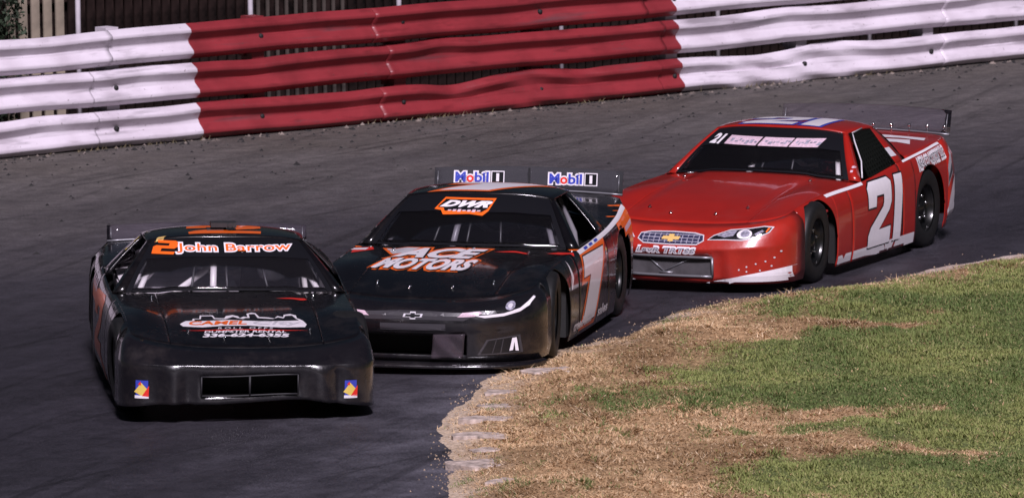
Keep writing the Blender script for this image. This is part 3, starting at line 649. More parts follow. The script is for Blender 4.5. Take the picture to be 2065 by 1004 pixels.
XW, XR = 1.685, -1.78
def build_car(C, p, MT):
    """stock car body. x forward, y left, z up, origin on the ground between the axles"""
    W_, XF, nexp = p.get('W', .97), p.get('XF', 2.35), p.get('nexp', 2.7)
    zc = pch(*zip(*p['zc'])); zsh = pch(*zip(*p['zsh'])); bulge = p.get('bulge', .018)
    roll_in = pch((2.0, 1.72, 1.0, .5, -.6, -1.3, -1.78, -2.3), (.10, .10, .095, .08, .07, .08, .10, .10))
    Wx = pch((2.0, 1.72, 1.3, .6, -.6, -1.3, -1.78, -2.3), (W_, W_, W_+.008, W_+.012, W_+.012, W_+.01, W_-.005, W_-.03))
    def top(x, q):
        a = abs(q); z = zc(x)+(zsh(x)-zc(x))*a**2.4
        z += bulge*np.clip((.62-a)/.10, 0, 1)*np.clip((2.05-x)/.5, 0, 1)*(1-.3*a)
        z += p.get('crown', .03)*math.exp(-((a-.80)/.16)**2)*math.exp(-((x-1.25)/.45)**2)
        return z
    qs = sorted({round(float(x), 4) for x in list(np.sin(np.linspace(0, math.pi/2, 38))**(2/nexp))+p['qbreak']+[.66]}); q2 = [1.0]
    for q in qs[::-1]:
        if q2[-1]-q > .006 or q in p['qbreak'] or q == .66 or q == 0: q2.append(q)
    q2 = q2[::-1]
    Q = np.array(sorted([-q for q in q2 if q > 0]+q2))
    def plan(q, xw, xf): return xw+(xf-xw)*max(0., 1-abs(q)**nexp)**(1/nexp)
    # ---- nose
    rows = p['nose']; R = []
    for k, (dc, z0, ds, z1) in enumerate(rows):
        r = []
        for q in Q:
            x = plan(q, XW, XF-dc); y = q*(W_-ds); e = abs(q)**2.6; z = z0+(z1-z0)*e
            if k == len(rows)-1: z = top(x, q)
            if p.get('sag'): z += p['sag'](y, k)
            if p.get('dent'): x -= p['dent'](y, z)
            r.append((x, y, z))
        R.append(r)
    v, f = grid(R); 
    hole = p.get('intake'); 
    if hole:
        yh, r0, r1 = hole; nq = len(Q)
        f = [q for q in f if not (min(q)//nq >= r0 and max(q)//nq <= r1 and all(abs(Q[i % nq])*W_ <= yh+1e-3 for i in q))]
    nose = C.part('bumper_cover', v, f, MT['nose'], solid=.008)
    # ---- hood and fender tops
    fr = np.array(R[-1]); ns = 22
    rear = np.array([(.36-.12*q*q, q*(W_-.09), 0) for q in Q])
    T = np.zeros((ns, len(Q), 3))
    for i, t in enumerate(np.linspace(0, 1, ns)):
        for j, q in enumerate(Q):
            x = fr[j, 0]+(rear[j, 0]-fr[j, 0])*t; y = fr[j, 1]+((rear[j, 1])-fr[j, 1])*t
            if abs(q) == 1: y = math.copysign(Wx(x)-roll_in(x), q)
            T[i, j] = (x, y, top(x, q))
    ih = [j for j, q in enumerate(Q) if abs(q) <= .6601]
    G = T[:, ih].copy(); G[0, :, 0] -= .005; G[0, :, 2] -= .004; 
    G[:, 0, 1] += .004; G[:, -1, 1] -= .004; v, f = grid(G); hood = C.part('hood', v, f, MT['paint'])
    # ---- side skin
    prof = pch((0, .18, .42, .62, .78, .90, .97, 1), (-.28, -.03, 0, -.03, -.16, -.44, -.75, -1.0))
    rocker = pch((2, 1.7, .9, -.9, -1.7, -2.3), (.10, .10, .095, .095, .13, .17))
    def skin(x, t):
        zt = zsh(x); zb = rocker(x)
        z = zb+(zt-zb)*t; return (x, Wx(x)+roll_in(x)*prof(t), z)
    ts = np.array([0, .05, .12, .2, .28, .36, .44, .52, .6, .67, .73, .79, .84, .88, .92, .95, .98, 1.0])
    def side(x0, x1, sgn, n, arch=None):
        def sheet(xs, low):
            P = []
            for x in xs:
                zt = zsh(x); zb = rocker(x); t0 = 0. if low is None else np.clip((low(x)-zb)/(zt-zb), 0, .985)
                r = []
                for t in ts:
                    q = skin(x, t0+(1-t0)*t); r.append((q[0], sgn*q[1], q[2]))
                P.append(r)
            return grid(P, sgn > 0)
        if arch is None: return sheet(np.linspace(x0, x1, n), None)
        cx, cz, r = arch; low = lambda x: cz+math.sqrt(max(0., r*r-(x-cx)**2)); out = []
        if x0 > cx+r+.004: out.append(sheet(np.linspace(x0, cx+r, 10), None))
        a0 = math.acos(np.clip((min(x0, cx+r)-cx)/r, -1, 1)); out.append(sheet([cx+r*math.cos(a) for a in np.linspace(a0, math.pi, 36)], low))
        if x1 < cx-r-.004: out.append(sheet(np.linspace(cx-r, x1, 16), None))
        v = []; f = []
        for vv, ff in out: k = len(v); v += [tuple(q) for q in vv]; f += [tuple(i+k for i in q) for q in ff]
        return np.array(v), f
    fa, ra = (1.32, .35, p.get('arch', .375)), (-1.32, .35, p.get('arch', .375)+.005)
    for sgn in (1, -1):
        jj = [j for j, q in enumerate(Q) if q*sgn >= .6599]
        v1, f1 = grid(T[:, jj]); v2, f2 = side(XW, .6005, sgn, 44, fa)
        C.part('fender', np.concatenate([v1, v2]), list(f1)+[tuple(i+len(v1) for i in q) for q in f2], MT['paint'])
        v, f = side(.5995, -.6205, sgn, 22); C.part('door', v, f, MT['paint'])
        v, f = side(-.6215, XR, sgn, 46, ra); C.part('quarter_panel', v, f, MT['paint'])
    # ---- deck and tail
    XT = p.get('XT', -2.28)
    def deck(x, q): return zsh(x)+.02*(1-abs(q)**2)
    dfront = lambda q: -1.36+.50*abs(q)**3.5
    Dk = []
    qd = np.linspace(-1, 1, 31)
    for t in np.linspace(0, 1, 12):
        r = []
        for q in qd:
            xb = plan(q, XR, XT+.05) if abs(q) < 1 else XR
            x = dfront(q)+(xb-dfront(q))*t; r.append((x, q*(Wx(x)-roll_in(x)), deck(x, q)))
        Dk.append(r)
    v, f = grid(Dk); C.part('deck_lid', v, f, MT['deck'])
    Rr = []
    for (d, zz) in ((.10, .20), (.03, .25), (0, .40), (0, .6), (.015, .75), (.05, None)):
        r = []
        for q in qd:
            x = plan(q, XR, XT+d); z = deck(x, q) if zz is None else zz
            yy = q*(Wx(XR)-(.10 if zz is None else (.028 if zz < .22 else 0)+(.02 if zz == .75 else 0)))
            r.append((x, yy, z))
        Rr.append(r)
    v, f = grid(Rr, True); C.part('rear_bumper', v, f, MT['paint'])
    # ---- greenhouse
    ZR, rw, ww = p.get('ZR', 1.157), .606, .80
    rf = lambda q: -.14-.09*q*q; rb = lambda q: -.90+.03*q*q
    def roofz(x, q):
        u = np.clip((x+.52)/.42, -1.2, 1.2); return ZR-.052*abs(q)**3-.020*abs(u)**2.5
    Rf = [[(rf(q)+(rb(q)-rf(q))*t, q*(rw+.015*math.sin(math.pi*t)), roofz(rf(q)+(rb(q)-rf(q))*t, q)) for q in np.linspace(-1, 1, 25)] for t in np.linspace(0, 1, 17)]
    # rolled drip edge all round
    Rf = np.array(Rf); lip = Rf.copy()
    v, f = grid(Rf); roof = C.part('roof', v, f, MT['roof'], solid=.018)
    # windshield
    qw = np.linspace(-1, 1, 27)
    def ws(q, t, out=0.):
        xb, yb = .345-.115*q*q, q*ww; zb = top(xb+.02, q*ww/(W_-.09))+.004
        xt, yt = rf(q)+.004, q*.572; zt = roofz(xt, q*.572/rw)-.012
        k = 4*t*(1-t); return (xb+(xt-xb)*t+.022*k+out*.55, yb+(yt-yb)*t, zb+(zt-zb)*t+.018*k+out*.85)
    v, f = grid([[ws(q, t) for q in qw] for t in np.linspace(0, 1, 12)]); shield = C.part('windshield', v, f, MT['glass'], solid=.004)
    b0 = p.get('band', .60)
    v, f = grid([[ws(q, t, .003) for q in qw] for t in np.linspace(b0, 1, 7)]); C.part('sun_strip', v, f, M['vblack'], parent=shield, solid=0)
    for sgn in (1, -1):
        v, f = grid([[ws(q*sgn, t, .003) for q in np.linspace(.945, 1, 3)] for t in np.linspace(0, b0, 9)], sgn < 0); C.part('black_border', v, f, M['vblack'], parent=shield, solid=0)
    v, f = grid([[ws(q, t, .003) for q in np.linspace(-.94, .94, 15)] for t in (0, .03)]); C.part('black_border', v, f, M['vblack'], parent=shield, solid=0)
    for sgn in (1, -1):
        A = []
        for t in np.linspace(0, 1, 10):
            i0 = Vector(ws(sgn, t)); xo = .20+(rf(1)-.06-.20)*t; zo0 = zsh(.20)-.004; zo = zo0+(roofz(rf(1), 1)-.006-zo0)*t+.012*4*t*(1-t)
            yo = sgn*((Wx(.2)-roll_in(.2))+(rw-(Wx(.2)-roll_in(.2)))*t); o_ = Vector((xo, yo, zo)); m_ = (i0+o_)/2+Vector((.012, sgn*.006, .012))
            A.append([tuple(i0), tuple(m_), tuple(o_)])
        v, f = grid(A, sgn < 0); C.part('windshield_pillar', v, f, MT['paint'], solid=.02)
        B = []
        for t in np.linspace(0, 1, 8):
            r = []
            for u in np.linspace(0, 1, 4):
                xb = -.60-.22*u; xt = -.70-.17*u; yb = Wx(xb)-roll_in(xb)-.004
                r.append((xb+(xt-xb)*t, sgn*(yb+(rw-yb)*t+.012*4*t*(1-t)), zsh(xb)-.004+(roofz(xt, 1)-.004-zsh(xb))*t))
            B.append(r)
        v, f = grid(B, sgn > 0); C.part('roof_pillar', v, f, MT['pillar'], solid=.018)
        # fixed quarter window
        B = []
        for t in np.linspace(0, 1, 8):
            r = []
            for u in np.linspace(0, 1, 5):
                qq = 1-.14*u; xb = dfront(qq)+(.04*(1-u)); yb = qq*(Wx(xb)-roll_in(xb))-.006; xt = -.872; yt = rw-.012*u
                zb = deck(xb, qq); r.append((xb+(xt-xb)*t, sgn*(yb+(yt-yb)*t), zb+(roofz(xt, 1)-.006-zb)*t))
            B.append(r)
        v, f = grid(B, sgn > 0); C.part('quarter_window', v, f, MT['qglass'], solid=.004)
    def rwin(q, t):
        qq = q*.86; xb = dfront(qq); yb = qq*(Wx(xb)-roll_in(xb)); zb = deck(xb, qq)-.002; xt = rb(q)-.002; yt = q*.592; zt = roofz(xt, q*.592/rw)-.012
        k = 4*t*(1-t); return (xb+(xt-xb)*t-.015*k, yb+(yt-yb)*t, zb+(zt-zb)*t+.015*k)
    v, f = grid([[rwin(q, t) for q in np.linspace(-1, 1, 17)] for t in np.linspace(0, 1, 8)], True); C.part('rear_window', v, f, MT['qglass'], solid=.004)
    # ---- hidden structure: floor, engine bay, tail
    mb = MB(); mb.box((.42, -.66, .13), (2.0, .66, .46)); mb.box((.42, -.66, .46), (1.5, .66, .60)); mb.box((-2.12, -.66, .19), (-1.38, .66, .72)); mb.box((-1.5, -.86, .12), (.5, .86, .15)); mb.box((-.9, -.93, .12), (.9, -.87, .60)); mb.box((-.9, .87, .12), (.9, .93, .60))
    C.solid('chassis', mb, M['chassis'], smooth=False)
    mb = MB(); mb.box((-1.40, -.84, .15), (-1.36, .84, zsh(-1.36)-.03)); mb.box((-1.36, -.82, .50), (-1.0, .82, .52)); 
    mb.box((-1.0, -.82, .15), (-.98, .82, .52))
    for sg in (1, -1): mb.box((-1.36, sg*.80-.008, .52), (.3, sg*.80+.008, .70))
    dk = [(.20, .655), (-.15, .69), (-.55, .72), (-1.0, .74), (-1.36, .76)]
    for (xa, za), (xb_, zb_) in zip(dk[:-1], dk[1:]): mb.add([(xa, -.80, za), (xa, .10, za), (xb_, .10, zb_), (xb_, -.80, zb_)], [(0, 1, 2, 3)])
    mb.add([(-1.30, -.78, .76), (-1.30, .10, .76), (-1.08, .10, .90), (-1.08, -.62, .90)], [(0, 1, 2, 3)]); mb.add([(-.15, .10, .69), (-.15, .10, .40), (-1.36, .10, .40), (-1.36, .10, .76)], [(0, 1, 2, 3)])
    C.solid('cabin_panel', mb, MT['cabin'], smooth=False)
    mb = MB(); mb.box((.18, -.76, .50), (.30, .76, zsh(.3)-.035)); mb.box((.08, .14, .52), (.2, .62, .64)); C.solid('dashboard', mb, MT['dash'], smooth=False)
    # roll cage
    mb = MB(); r = .023
    for sg in (1, -1):
        mb.tube([(.32, sg*.72, .16), (.24, sg*.71, .70), (-.22, sg*.52, ZR-.10), (-.80, sg*.52, ZR-.085), (-.82, sg*.66, .75), (-.82, sg*.74, .16)], r)
        mb.tube([(-.82, sg*.5, ZR-.12), (-1.7, sg*.45, .66)], r)
        for z in (.32, .44, .56): mb.tube([(.28, sg*.76, z), (-.3, sg*.84, z), (-.82, sg*.74, z)], r)
    mb.tube([(-.22, -.52, ZR-.10), (-.22, .52, ZR-.10)], r); mb.tube([(-.82, -.52, ZR-.085), (-.82, .52, ZR-.085)], r)
    mb.tube([(-.82, -.5, ZR-.12), (-.82, .66, .3)], r); mb.tube([(-.82, .3, .8), (-.82, -.72, .52)], r)
    mb.tube([(.24, -.70, .66), (.24, .70, .66)], r)
    C.solid('roll_cage', mb, MT['cage'])
    mb = MB(); mb.tube([(.29, -.13, .70), (.08, -.11, .93), (-.14, -.09, ZR-.07)], .026); C.solid('center_bar', mb, MT['cage'])
    for y in p.get('braces', ()):
        mb = MB(); a = Vector(ws(y/ww, .01))-Vector((.014, 0, .014)); b = Vector(ws(y/ww*1.0, .97))-Vector((.014, 0, .014)); m_ = Vector(ws(y/ww, .5))-Vector((.014, 0, .014))
        mb.tube([tuple(a), tuple(m_), tuple(b)], .010, 6); C.solid('windshield_brace', mb, M['cage_dark'])
    # seat, wheel, net
    mb = MB(); mb.box((-.70, .16, .18), (-.18, .62, .36), .92); mb.box((-.80, .14, .30), (-.66, .64, .82), .86); mb.box((-.78, .20, .80), (-.60, .25, .96), .9); mb.box((-.78, .53, .80), (-.60, .58, .96), .9)
    C.solid('seat', mb, M['seat'], smooth=False)
    mb = MB(); c = Vector((-.02, .39, .545)); ax = Vector((-1, 0, .35)).normalized(); a = Vector((0, 1, 0)); b = ax.cross(a)
    mb.tube([tuple(c+a*.17*math.cos(k*math.pi/12)+b*.17*math.sin(k*math.pi/12)) for k in range(25)], .014, 6)
    for k in (0, 2.1, 4.2): mb.tube([tuple(c), tuple(c+a*.16*math.cos(k)+b*.16*math.sin(k))], .01, 5)
    mb.tube([tuple(c), (.22, .39, .50)], .02, 6); C.solid('steering_wheel', mb, M['seat'])
    mb = MB()
    nb = [Vector((.0, .90, zsh(0)+.005)), Vector((-.60, .90, zsh(-.6)+.005)), Vector((-.70, .63, ZR-.075)), Vector((-.26, .63, ZR-.075))]
    for k in range(11):
        t = k/10; mb.tube([tuple(nb[0].lerp(nb[3], t)), tuple(nb[1].lerp(nb[2], t))], .013, 4); 
        mb.tube([tuple(nb[0].lerp(nb[1], t)), tuple(nb[3].lerp(nb[2], t))], .016, 4)
    if p.get('net', True): C.solid('window_net', mb, M['net'])
    # ---- intake
    if hole:
        yh, r0, r1 = hole; z0, z1 = rows[r0][1], rows[r1][1]; xi = XF-rows[r0][0]
        mb = MB(); mb.box((xi-.42, -yh-.02, z0-.02), (xi-.40, yh+.02, z1+.03)); mb.box((xi-.40, -yh-.03, z0-.03), (xi-.06, -yh-.015, z1+.03)); mb.box((xi-.40, yh+.015, z0-.03), (xi-.06, yh+.03, z1+.03))
        mb.box((xi-.40, -yh, z0-.035), (xi-.05, yh, z0-.02)); mb.box((xi-.40, -yh, z1+.02), (xi-.05, yh, z1+.035)); C.solid('air_duct', mb, M['dark'], nose, False)
        if p.get('duct_frame'):
            r_ = p['duct_frame']
            def pt(y, k, o=.006): q = y/W_; return (plan(q, XW, XF-rows[k][0])+o, y, rows[k][1]+(rows[k][3]-rows[k][1])*abs(q)**2.6+(p['sag'](y, k) if p.get('sag') else 0))
            mb = MB(); ys = np.linspace(-yh, yh, 9)
            for k in (r0, r1): mb.tube([pt(y, k) for y in ys], r_, 6)
            for y in (-yh, yh)+((0.,) if p.get('divider') else ()): mb.tube([pt(y, r0), pt(y, r1)], r_*(1.5 if y == 0 else 1.0), 6)
            C.solid('intake_frame', mb, MT['frame'], nose)
        if p.get('plate'):
            mb = MB(); mb.box((XF-.075, -yh+.005, z0+.006), (XF-.055, yh-.005, z1-.006)); pl = C.solid('intake_screen', mb, M['steel_grey'], nose, False)
            mb = MB(); mb.tube([(XF-.05, -.06, z0+.03), (XF-.05, .16, z1-.02)], .006, 5); mb.tube([(XF-.05, -.06, z0+.03), (XF-.05, -.2, z1-.02)], .006, 5); mb.box((XF-.055, -.10, z0+.012), (XF-.04, 0.02, z0+.03)); C.solid('screen_brace', mb, M['steel'], nose)
    if p.get('splitter'):
        B = []
        for (d, z) in ((-.05, .085), (-.075, .075), (-.075, .055), (-.05, .05), (.25, .05)):
            B.append([(plan(q, XW-.02, XF-d), q*(W_-max(d, -.03)*.6), z) for q in np.linspace(-.985, .985, 41)])
        B.insert(0, [(plan(q, XW-.02, XF-.25), q*(W_-.15), .10) for q in np.linspace(-.985, .985, 41)])
        v, f = grid(B, True); C.part('splitter', v, f, M['black_plastic'], solid=0, body=False)
    # ---- spoiler
    h, sw, lean = p['spoiler']; xs_ = XT+.10; zb = deck(xs_, 0)-.012
    base = [(xs_-.0-.05*(1-(y/sw)**2), y, deck(xs_, y/sw)-.004) for y in np.linspace(-sw, sw, 17)]
    v, f = grid([[(x-lean*h*t, y, z+h*t) for (x, y, z) in base] for t in np.linspace(0, 1, 4)], True); sp = C.part('spoiler', v, f, MT['spoiler'], solid=.005)
    mb = MB(); mb.tube([(x+.012, y, z+.012) for (x, y, z) in base], .009, 6); C.solid('spoiler_bracket', mb, M['steel'], sp)
    for y in p.get('bolts', ()):
        mb = MB(); mb.tube([(xs_-.02, y, zb), (xs_-.02, y, zb+.055)], .006, 6); mb.lathe([(0.001, .05), (.012, .053), (.016, .064), (.012, .076), (.001, .08)], 10, 'z', (xs_-.02, y, zb)); C.solid('spoiler_bolt', mb, M['chrome'], sp)
    for sg in (1, -1):
        mb = MB(); mb.tube([(xs_+.02, sg*sw*.96, zb+.02), (xs_-lean*h*.8+.012, sg*sw*.96, zb+h*.8)], .004, 5); C.solid('spoiler_brace', mb, M['steel'], sp)
    # ---- hood pins
    for (x, y) in p.get('pins', ()):
        z = top(x, y/(W_-.09)); mb = MB(); mb.lathe([(.001, .003), (.018, .003), (.018, 0)], 12, 'z', (x, y, z+.002)); mb.tube([(x, y, z), (x, y, z+.022)], .0045, 6); mb.tube([(x, y-.016, z+.012), (x+.010, y+.016, z+.018)], .003, 5); C.solid('hood_pin', mb, M['chrome'], hood)
    # ---- wheels
    for (ax_, sg) in ((1.32, 1), (1.32, -1), (-1.32, 1), (-1.32, -1)):
        yo = sg*.822; st = math.radians(p.get('steer', 5)) if ax_ > 0 else 0
        if wheel_mesh.get('rim') is None:
            mb = MB(); mb.lathe([(.205, -.105), (.200, -.02), (.195, .06), (.205, .10), (.213, .112), (.208, .100), (.19, .055), (.165, .035), (.14, .045), (.09, .062), (.07, .064), (.065, .085), (.001, .09)], 36, 'y')
            for k in range(5):
                a = k*2*math.pi/5+.3; mb.lathe([(.013, .05), (.013, .082), (.001, .086)], 8, 'y', (.055*1.9*math.cos(a), 0, .055*1.9*math.sin(a)))
            o = mb.build('wheel', M['rim_black'], C.root); wheel_mesh['rim'] = o.data
            o.data.materials.append(M['chrome'])
            for pl in o.data.polygons:
                c_ = pl.center
                if c_.y > .06 and math.hypot(c_.x, c_.z) > .085 and math.hypot(c_.x, c_.z) < .125: pl.material_index = 1
            mb = MB(); mb.lathe([(.205, -.115), (.235, -.128), (.295, -.130), (.330, -.118), (.343, -.095), (.348, -.05), (.348, .05), (.343, .095), (.330, .118), (.295, .130), (.235, .128), (.205, .115)], 44, 'y'); t_ = mb.build('tyre', M['rubber'], o); wheel_mesh['tyre'] = t_.data
        else:
            o = bpy.data.objects.new('wheel', wheel_mesh['rim']); COL.objects.link(o); o.parent = C.root
            t_ = bpy.data.objects.new('tyre', wheel_mesh['tyre']); COL.objects.link(t_); t_.parent = o
        o.location = (ax_, yo, .343); o.rotation_euler = (math.radians(-2 if ax_ > 0 else 0), 0, (0 if sg > 0 else math.pi)+st)
    return dict(nose=nose, hood=hood, roof=roof, shield=shield, spoiler=sp, plan=plan, rows=rows, top=top, skin=skin)
wheel_mesh = {}
M['steel_grey'] = mat('screen_grey', (.075, .07, .075), .35, coat=.5, noise=.25, nscale=9)

# ------------------------------------------------------------------ driver
def driver(C, helm, suit, label):
    R = C.root
    mw = Matrix.Translation(R.location) @ Matrix.Rotation(R.rotation_euler.z, 4, 'Z') @ Matrix.Rotation(C.roll, 4, 'X')
    root = empty('person'); root.matrix_world = mw @ Matrix.Translation((-.5, .39, .205)); tag(root, label, 'person', 'drivers')
    J = {'pel': (0, 0, .06), 'wst': (-.04, 0, .20), 'chs': (-.07, 0, .40), 'nck': (-.03, 0, .52), 'hd': (-.01, 0, .64),
         'ls': (-.05, .17, .45), 'le': (.10, .25, .27), 'lw': (.42, .15, .33), 'rs': (-.05, -.17, .45), 're': (.10, -.25, .27), 'rw': (.42, -.15, .33),
         'lk': (.42, .12, .12), 'la': (.78, .10, .02), 'lf': (.90, .10, .07), 'rk': (.42, -.12, .12), 'ra': (.78, -.10, .02), 'rf': (.90, -.10, .07), 'lh': (.10, .09, .06), 'rh': (.10, -.09, .06)}
    ed = [('pel', 'wst'), ('wst', 'chs'), ('chs', 'nck'), ('nck', 'hd'), ('chs', 'ls'), ('ls', 'le'), ('le', 'lw'), ('chs', 'rs'), ('rs', 're'), ('re', 'rw'), ('pel', 'lh'), ('lh', 'lk'), ('lk', 'la'), ('la', 'lf'), ('pel', 'rh'), ('rh', 'rk'), ('rk', 'ra'), ('ra', 'rf')]
    rad = dict(pel=.14, wst=.135, chs=.15, nck=.06, hd=.085, ls=.07, le=.05, lw=.036, rs=.07, re=.05, rw=.036, lk=.065, la=.045, lf=.04, rk=.065, ra=.045, rf=.04, lh=.10, rh=.10)
    ks = list(J); me = bpy.data.meshes.new('racing_suit'); me.from_pydata([J[k] for k in ks], [(ks.index(a), ks.index(b)) for a, b in ed], [])
    o = bpy.data.objects.new('racing_suit', me); COL.objects.link(o); o.parent = root; me.materials.append(suit)
    sk = o.modifiers.new('skin', 'SKIN'); sk.use_smooth_shade = True; o.modifiers.new('sub', 'SUBSURF').levels = 1; o.modifiers['sub'].render_levels = 1
    if not me.skin_vertices: me.attributes  # layer is made by the modifier
    bm = bmesh.new(); bm.from_mesh(me); ly = bm.verts.layers.skin.verify(); bm.verts.ensure_lookup_table()
    for i, k in enumerate(ks): bm.verts[i][ly].radius = (rad[k], rad[k]); bm.verts[i][ly].use_root = (k == 'pel')
    bm.to_mesh(me); bm.free()
    mb = MB(); prof = [(.001, -.135), (.07, -.13), (.105, -.10), (.122, -.04), (.128, .03), (.118, .085), (.085, .125), (.04, .142), (.001, .146)]; mb.lathe(prof, 24, 'z', (0, 0, .655))
    mb.v = [((x+.01)*1.12, y, z) for x, y, z in mb.v]; h = mb.build('helmet', helm, root)
    P = [[(.137*1.08*math.cos(a)*c+.012, .1325*math.sin(a)*c, .655+z) for (z, c) in ((-.035, .955), (-.01, .985), (.02, 1.0), (.05, .965))] for a in np.linspace(-1.15, 1.15, 15)]
    v, f = grid(P); link('visor', v, f, M['visor'], h, True, .004)
    for sg in (1, -1):
        mb = MB(); c = Vector((.44, sg*.155, .33))
        mb.tube([tuple(c+Vector((-.03, 0, -.01))), tuple(c+Vector((.035, 0, .01)))], .036, 8, .03)
        for k in range(4): mb.tube([tuple(c+Vector((.03, sg*(.024-.016*k), .015-.004*k))), tuple(c+Vector((.075, sg*(.022-.016*k), .015))), tuple(c+Vector((.085, sg*(.02-.016*k), -.02))), tuple(c+Vector((.055, sg*(.02-.016*k), -.04)))], .0095, 6, .008)
        mb.tube([tuple(c+Vector((0, -sg*.025, 0))), tuple(c+Vector((.03, -sg*.05, .01))), tuple(c+Vector((.06, -sg*.05, 0)))], .011, 6, .009)
        mb.build('glove', M['skin'], root)

GRP = 'late model stock cars racing nose to tail'
# ================================================================== car 2
NOSE2 = [(.022, .16, .0, .095), (.024, .182, .004, .125), (.02, .212, 0, .19), (.012, .358, 0, .335), (.004, .385, 0, .385), (.0, .428, .0, .435), (.006, .434, .002, .443), (.05, .446, .012, .49), (.13, .472, .03, .555), (.20, .498, .06, .60), (.28, .525, .10, .645)]
def sag2(y, k):
    b = -.020*math.exp(-((y+.25)/.3)**2)+.018*math.exp(-((y-.35)/.25)**2)
    return b*(1 if k < 2 else .5 if k < 4 else 0)
def dent2(y, z):
    lo = np.clip((.43-z)/.06, 0, 1)
    d_ = .045*math.exp(-((y+.47)/.045)**2)*lo*np.clip((.36-z)/.12, .2, 1)-.022*math.exp(-((y+.56)/.06)**2)*lo+.02*math.exp(-((y+.70)/.08)**2)*lo
    d_ += .03*math.exp(-((y-.66)/.04)**2)*lo-.03*math.exp(-((y-.55)/.09)**2)*lo*np.clip((z-.1)/.1, 0, 1)+.02*math.exp(-((y-.42)/.05)**2)*lo
    return d_+.012*math.exp(-((y-.1)/.12)**2-((z-.40)/.04)**2)+.006*math.sin(y*17+z*9)*lo
def dent21(y, z):
    lo = np.clip((.38-z)/.06, 0, 1)
    return .018*math.exp(-((y-.44)/.05)**2)*lo+.015*math.exp(-((y-.62)/.10)**2-((z-.25)/.07)**2)-.012*math.exp(-((y-.52)/.05)**2)*lo+.004*math.sin(y*15+z*11)*lo
MT2 = dict(paint=M['black_paint'], nose=M['black_plastic'], roof=M['black_paint'], deck=M['black_paint'], pillar=M['black_paint'], glass=M['glass'], qglass=M['glass'], cabin=M['cabin_grey'], dash=M['cabin_dark'], cage=M['cage_white'], frame=M['vgrey_matte'], spoiler=M['lexan'])
C2 = Car('race_car', (-2.2274, 61.9231), -.1081, -.0241, 'black race car with orange number 2 leading at the left', GRP)
P2 = dict(ZR=1.128, zc=[(.2, .738), (.6, .708), (1.2, .652), (1.7, .588), (2.1, .522)], zsh=[(-2.3, .835), (-1.8, .825), (-1.2, .80), (-.6, .765), (.3, .715), (.8, .708), (1.32, .69), (1.69, .645), (2, .6)],
          qbreak=[.36/.97], nose=NOSE2, intake=(.361, 2, 3), duct_frame=.006, divider=True, sag=sag2, spoiler=(.13, .80, .35), braces=(-.30, -.02, .30), pins=((1.72, -.42), (1.86, -.16), (1.86, .18), (1.70, .50), (.52, -.62), (.52, .62)), band=.60, steer=4, bolts=(), nexp=4.6, net=False, dent=dent2)
B2 = build_car(C2, P2, MT2)
driver(C2, M['helmet'], M['suit'], 'driver in a white helmet with black visor inside car 2')
d = C2.decal
mb = MB(); mb.tube([(.10, -.42, .70), (-.42, -.06, .87)], .024); mb.tube([(-.20, -.66, .74), (-.46, -.42, .93)], .022); C2.solid('cage_brace', mb, M['cage_white'])
d('windshield_number', poly2d(box_poly(TWO_SPEED, .185, .088, .35)), (0, -.475, 1.030), 'front', M['orange'], lift=.006)
d('windshield_lettering', text_outline('John Barrow', .90, .075, .03, 0, .045), (0, .055, 1.028), 'front', M['white'], lift=.006)
d('windshield_lettering', text2d('John Barrow', .885, .062, .008, 0), (0, .055, 1.028), 'front', M['orange'], lift=.008)
# hood logo: skyline ribbon
def arch(pts, k=.16): return [(x, y-k*x*x) for x, y in pts]
sky_o = [(-.45, -.10), (-.47, -.03), (-.42, .05), (-.37, .06), (-.36, .12), (-.31, .12), (-.30, .22), (-.20, .22), (-.19, .13), (-.12, .12), (-.10, .19), (-.05, .22), (-.01, .18), (.0, .12), (.03, .17), (.06, .15), (.06, .26), (.10, .30), (.13, .28), (.15, .16), (.22, .15), (.26, .12), (.29, .20), (.33, .16), (.34, .24), (.39, .27), (.43, .22), (.43, .13), (.47, .06), (.49, -.04), (.47, -.12), (.30, -.14), (.05, -.10), (-.15, -.10), (-.3, -.13)]
d('hood_logo', poly2d(arch(sky_o, .25)), (1.44, .0, 0), 'top', M['white'], lift=.003)
sky_i = [(-.40, .04), (-.35, .05), (-.35, .10), (-.30, .10), (-.29, .19), (-.21, .19), (-.20, .10), (-.11, .09), (-.05, .16), (-.02, .12), (.02, .09), (.045, .12), (.075, .12), (.075, .24), (.12, .25), (.135, .12), (.25, .10), (.29, .15), (.33, .12), (.35, .20), (.40, .21), (.42, .11), (.44, .06), (.14, .03), (-.1, .07), (-.25, .05)]
d('hood_logo', poly2d(arch(sky_i, .25)), (1.44, .0, 0), 'top', M['vblack'], lift=.0045)
def archtext(s, w_, h, bold, cy, cx=0, k=.25, shear=.2, space=1.):
    bm = text2d(s, w_, h, bold, shear, space)
    for v in bm.verts: v.co.x += cx; v.co.y += cy-k*v.co.x**2
    return bm
d('hood_lettering', archtext('CAMEL', .44, .11, .03, -.02, -.18), (1.44, 0, 0), 'top', M['orange'], lift=.006)
d('hood_lettering', archtext('City', .36, .13, .01, -.035, .27), (1.44, 0, 0), 'top', M['vsilver'], lift=.006)
d('hood_lettering', archtext('ROLL OFFS', .42, .05, .01, -.165, .02, space=1.5), (1.44, 0, 0), 'top', M['vsilver'], lift=.004)
d('hood_stripe', poly2d(arch([(-.48, -.20), (-.2, -.20), (0, -.195), (.2, -.20), (.5, -.20), (.2, -.225), (0, -.215), (-.2, -.22)], .25)), (1.44, 0, 0), 'top', M['vred'], lift=.0035)
d('hood_lettering', archtext('DUMPSTER RENTAL', .62, .055, .02, -.25, .01), (1.44, 0, 0), 'top', M['white'], lift=.004)
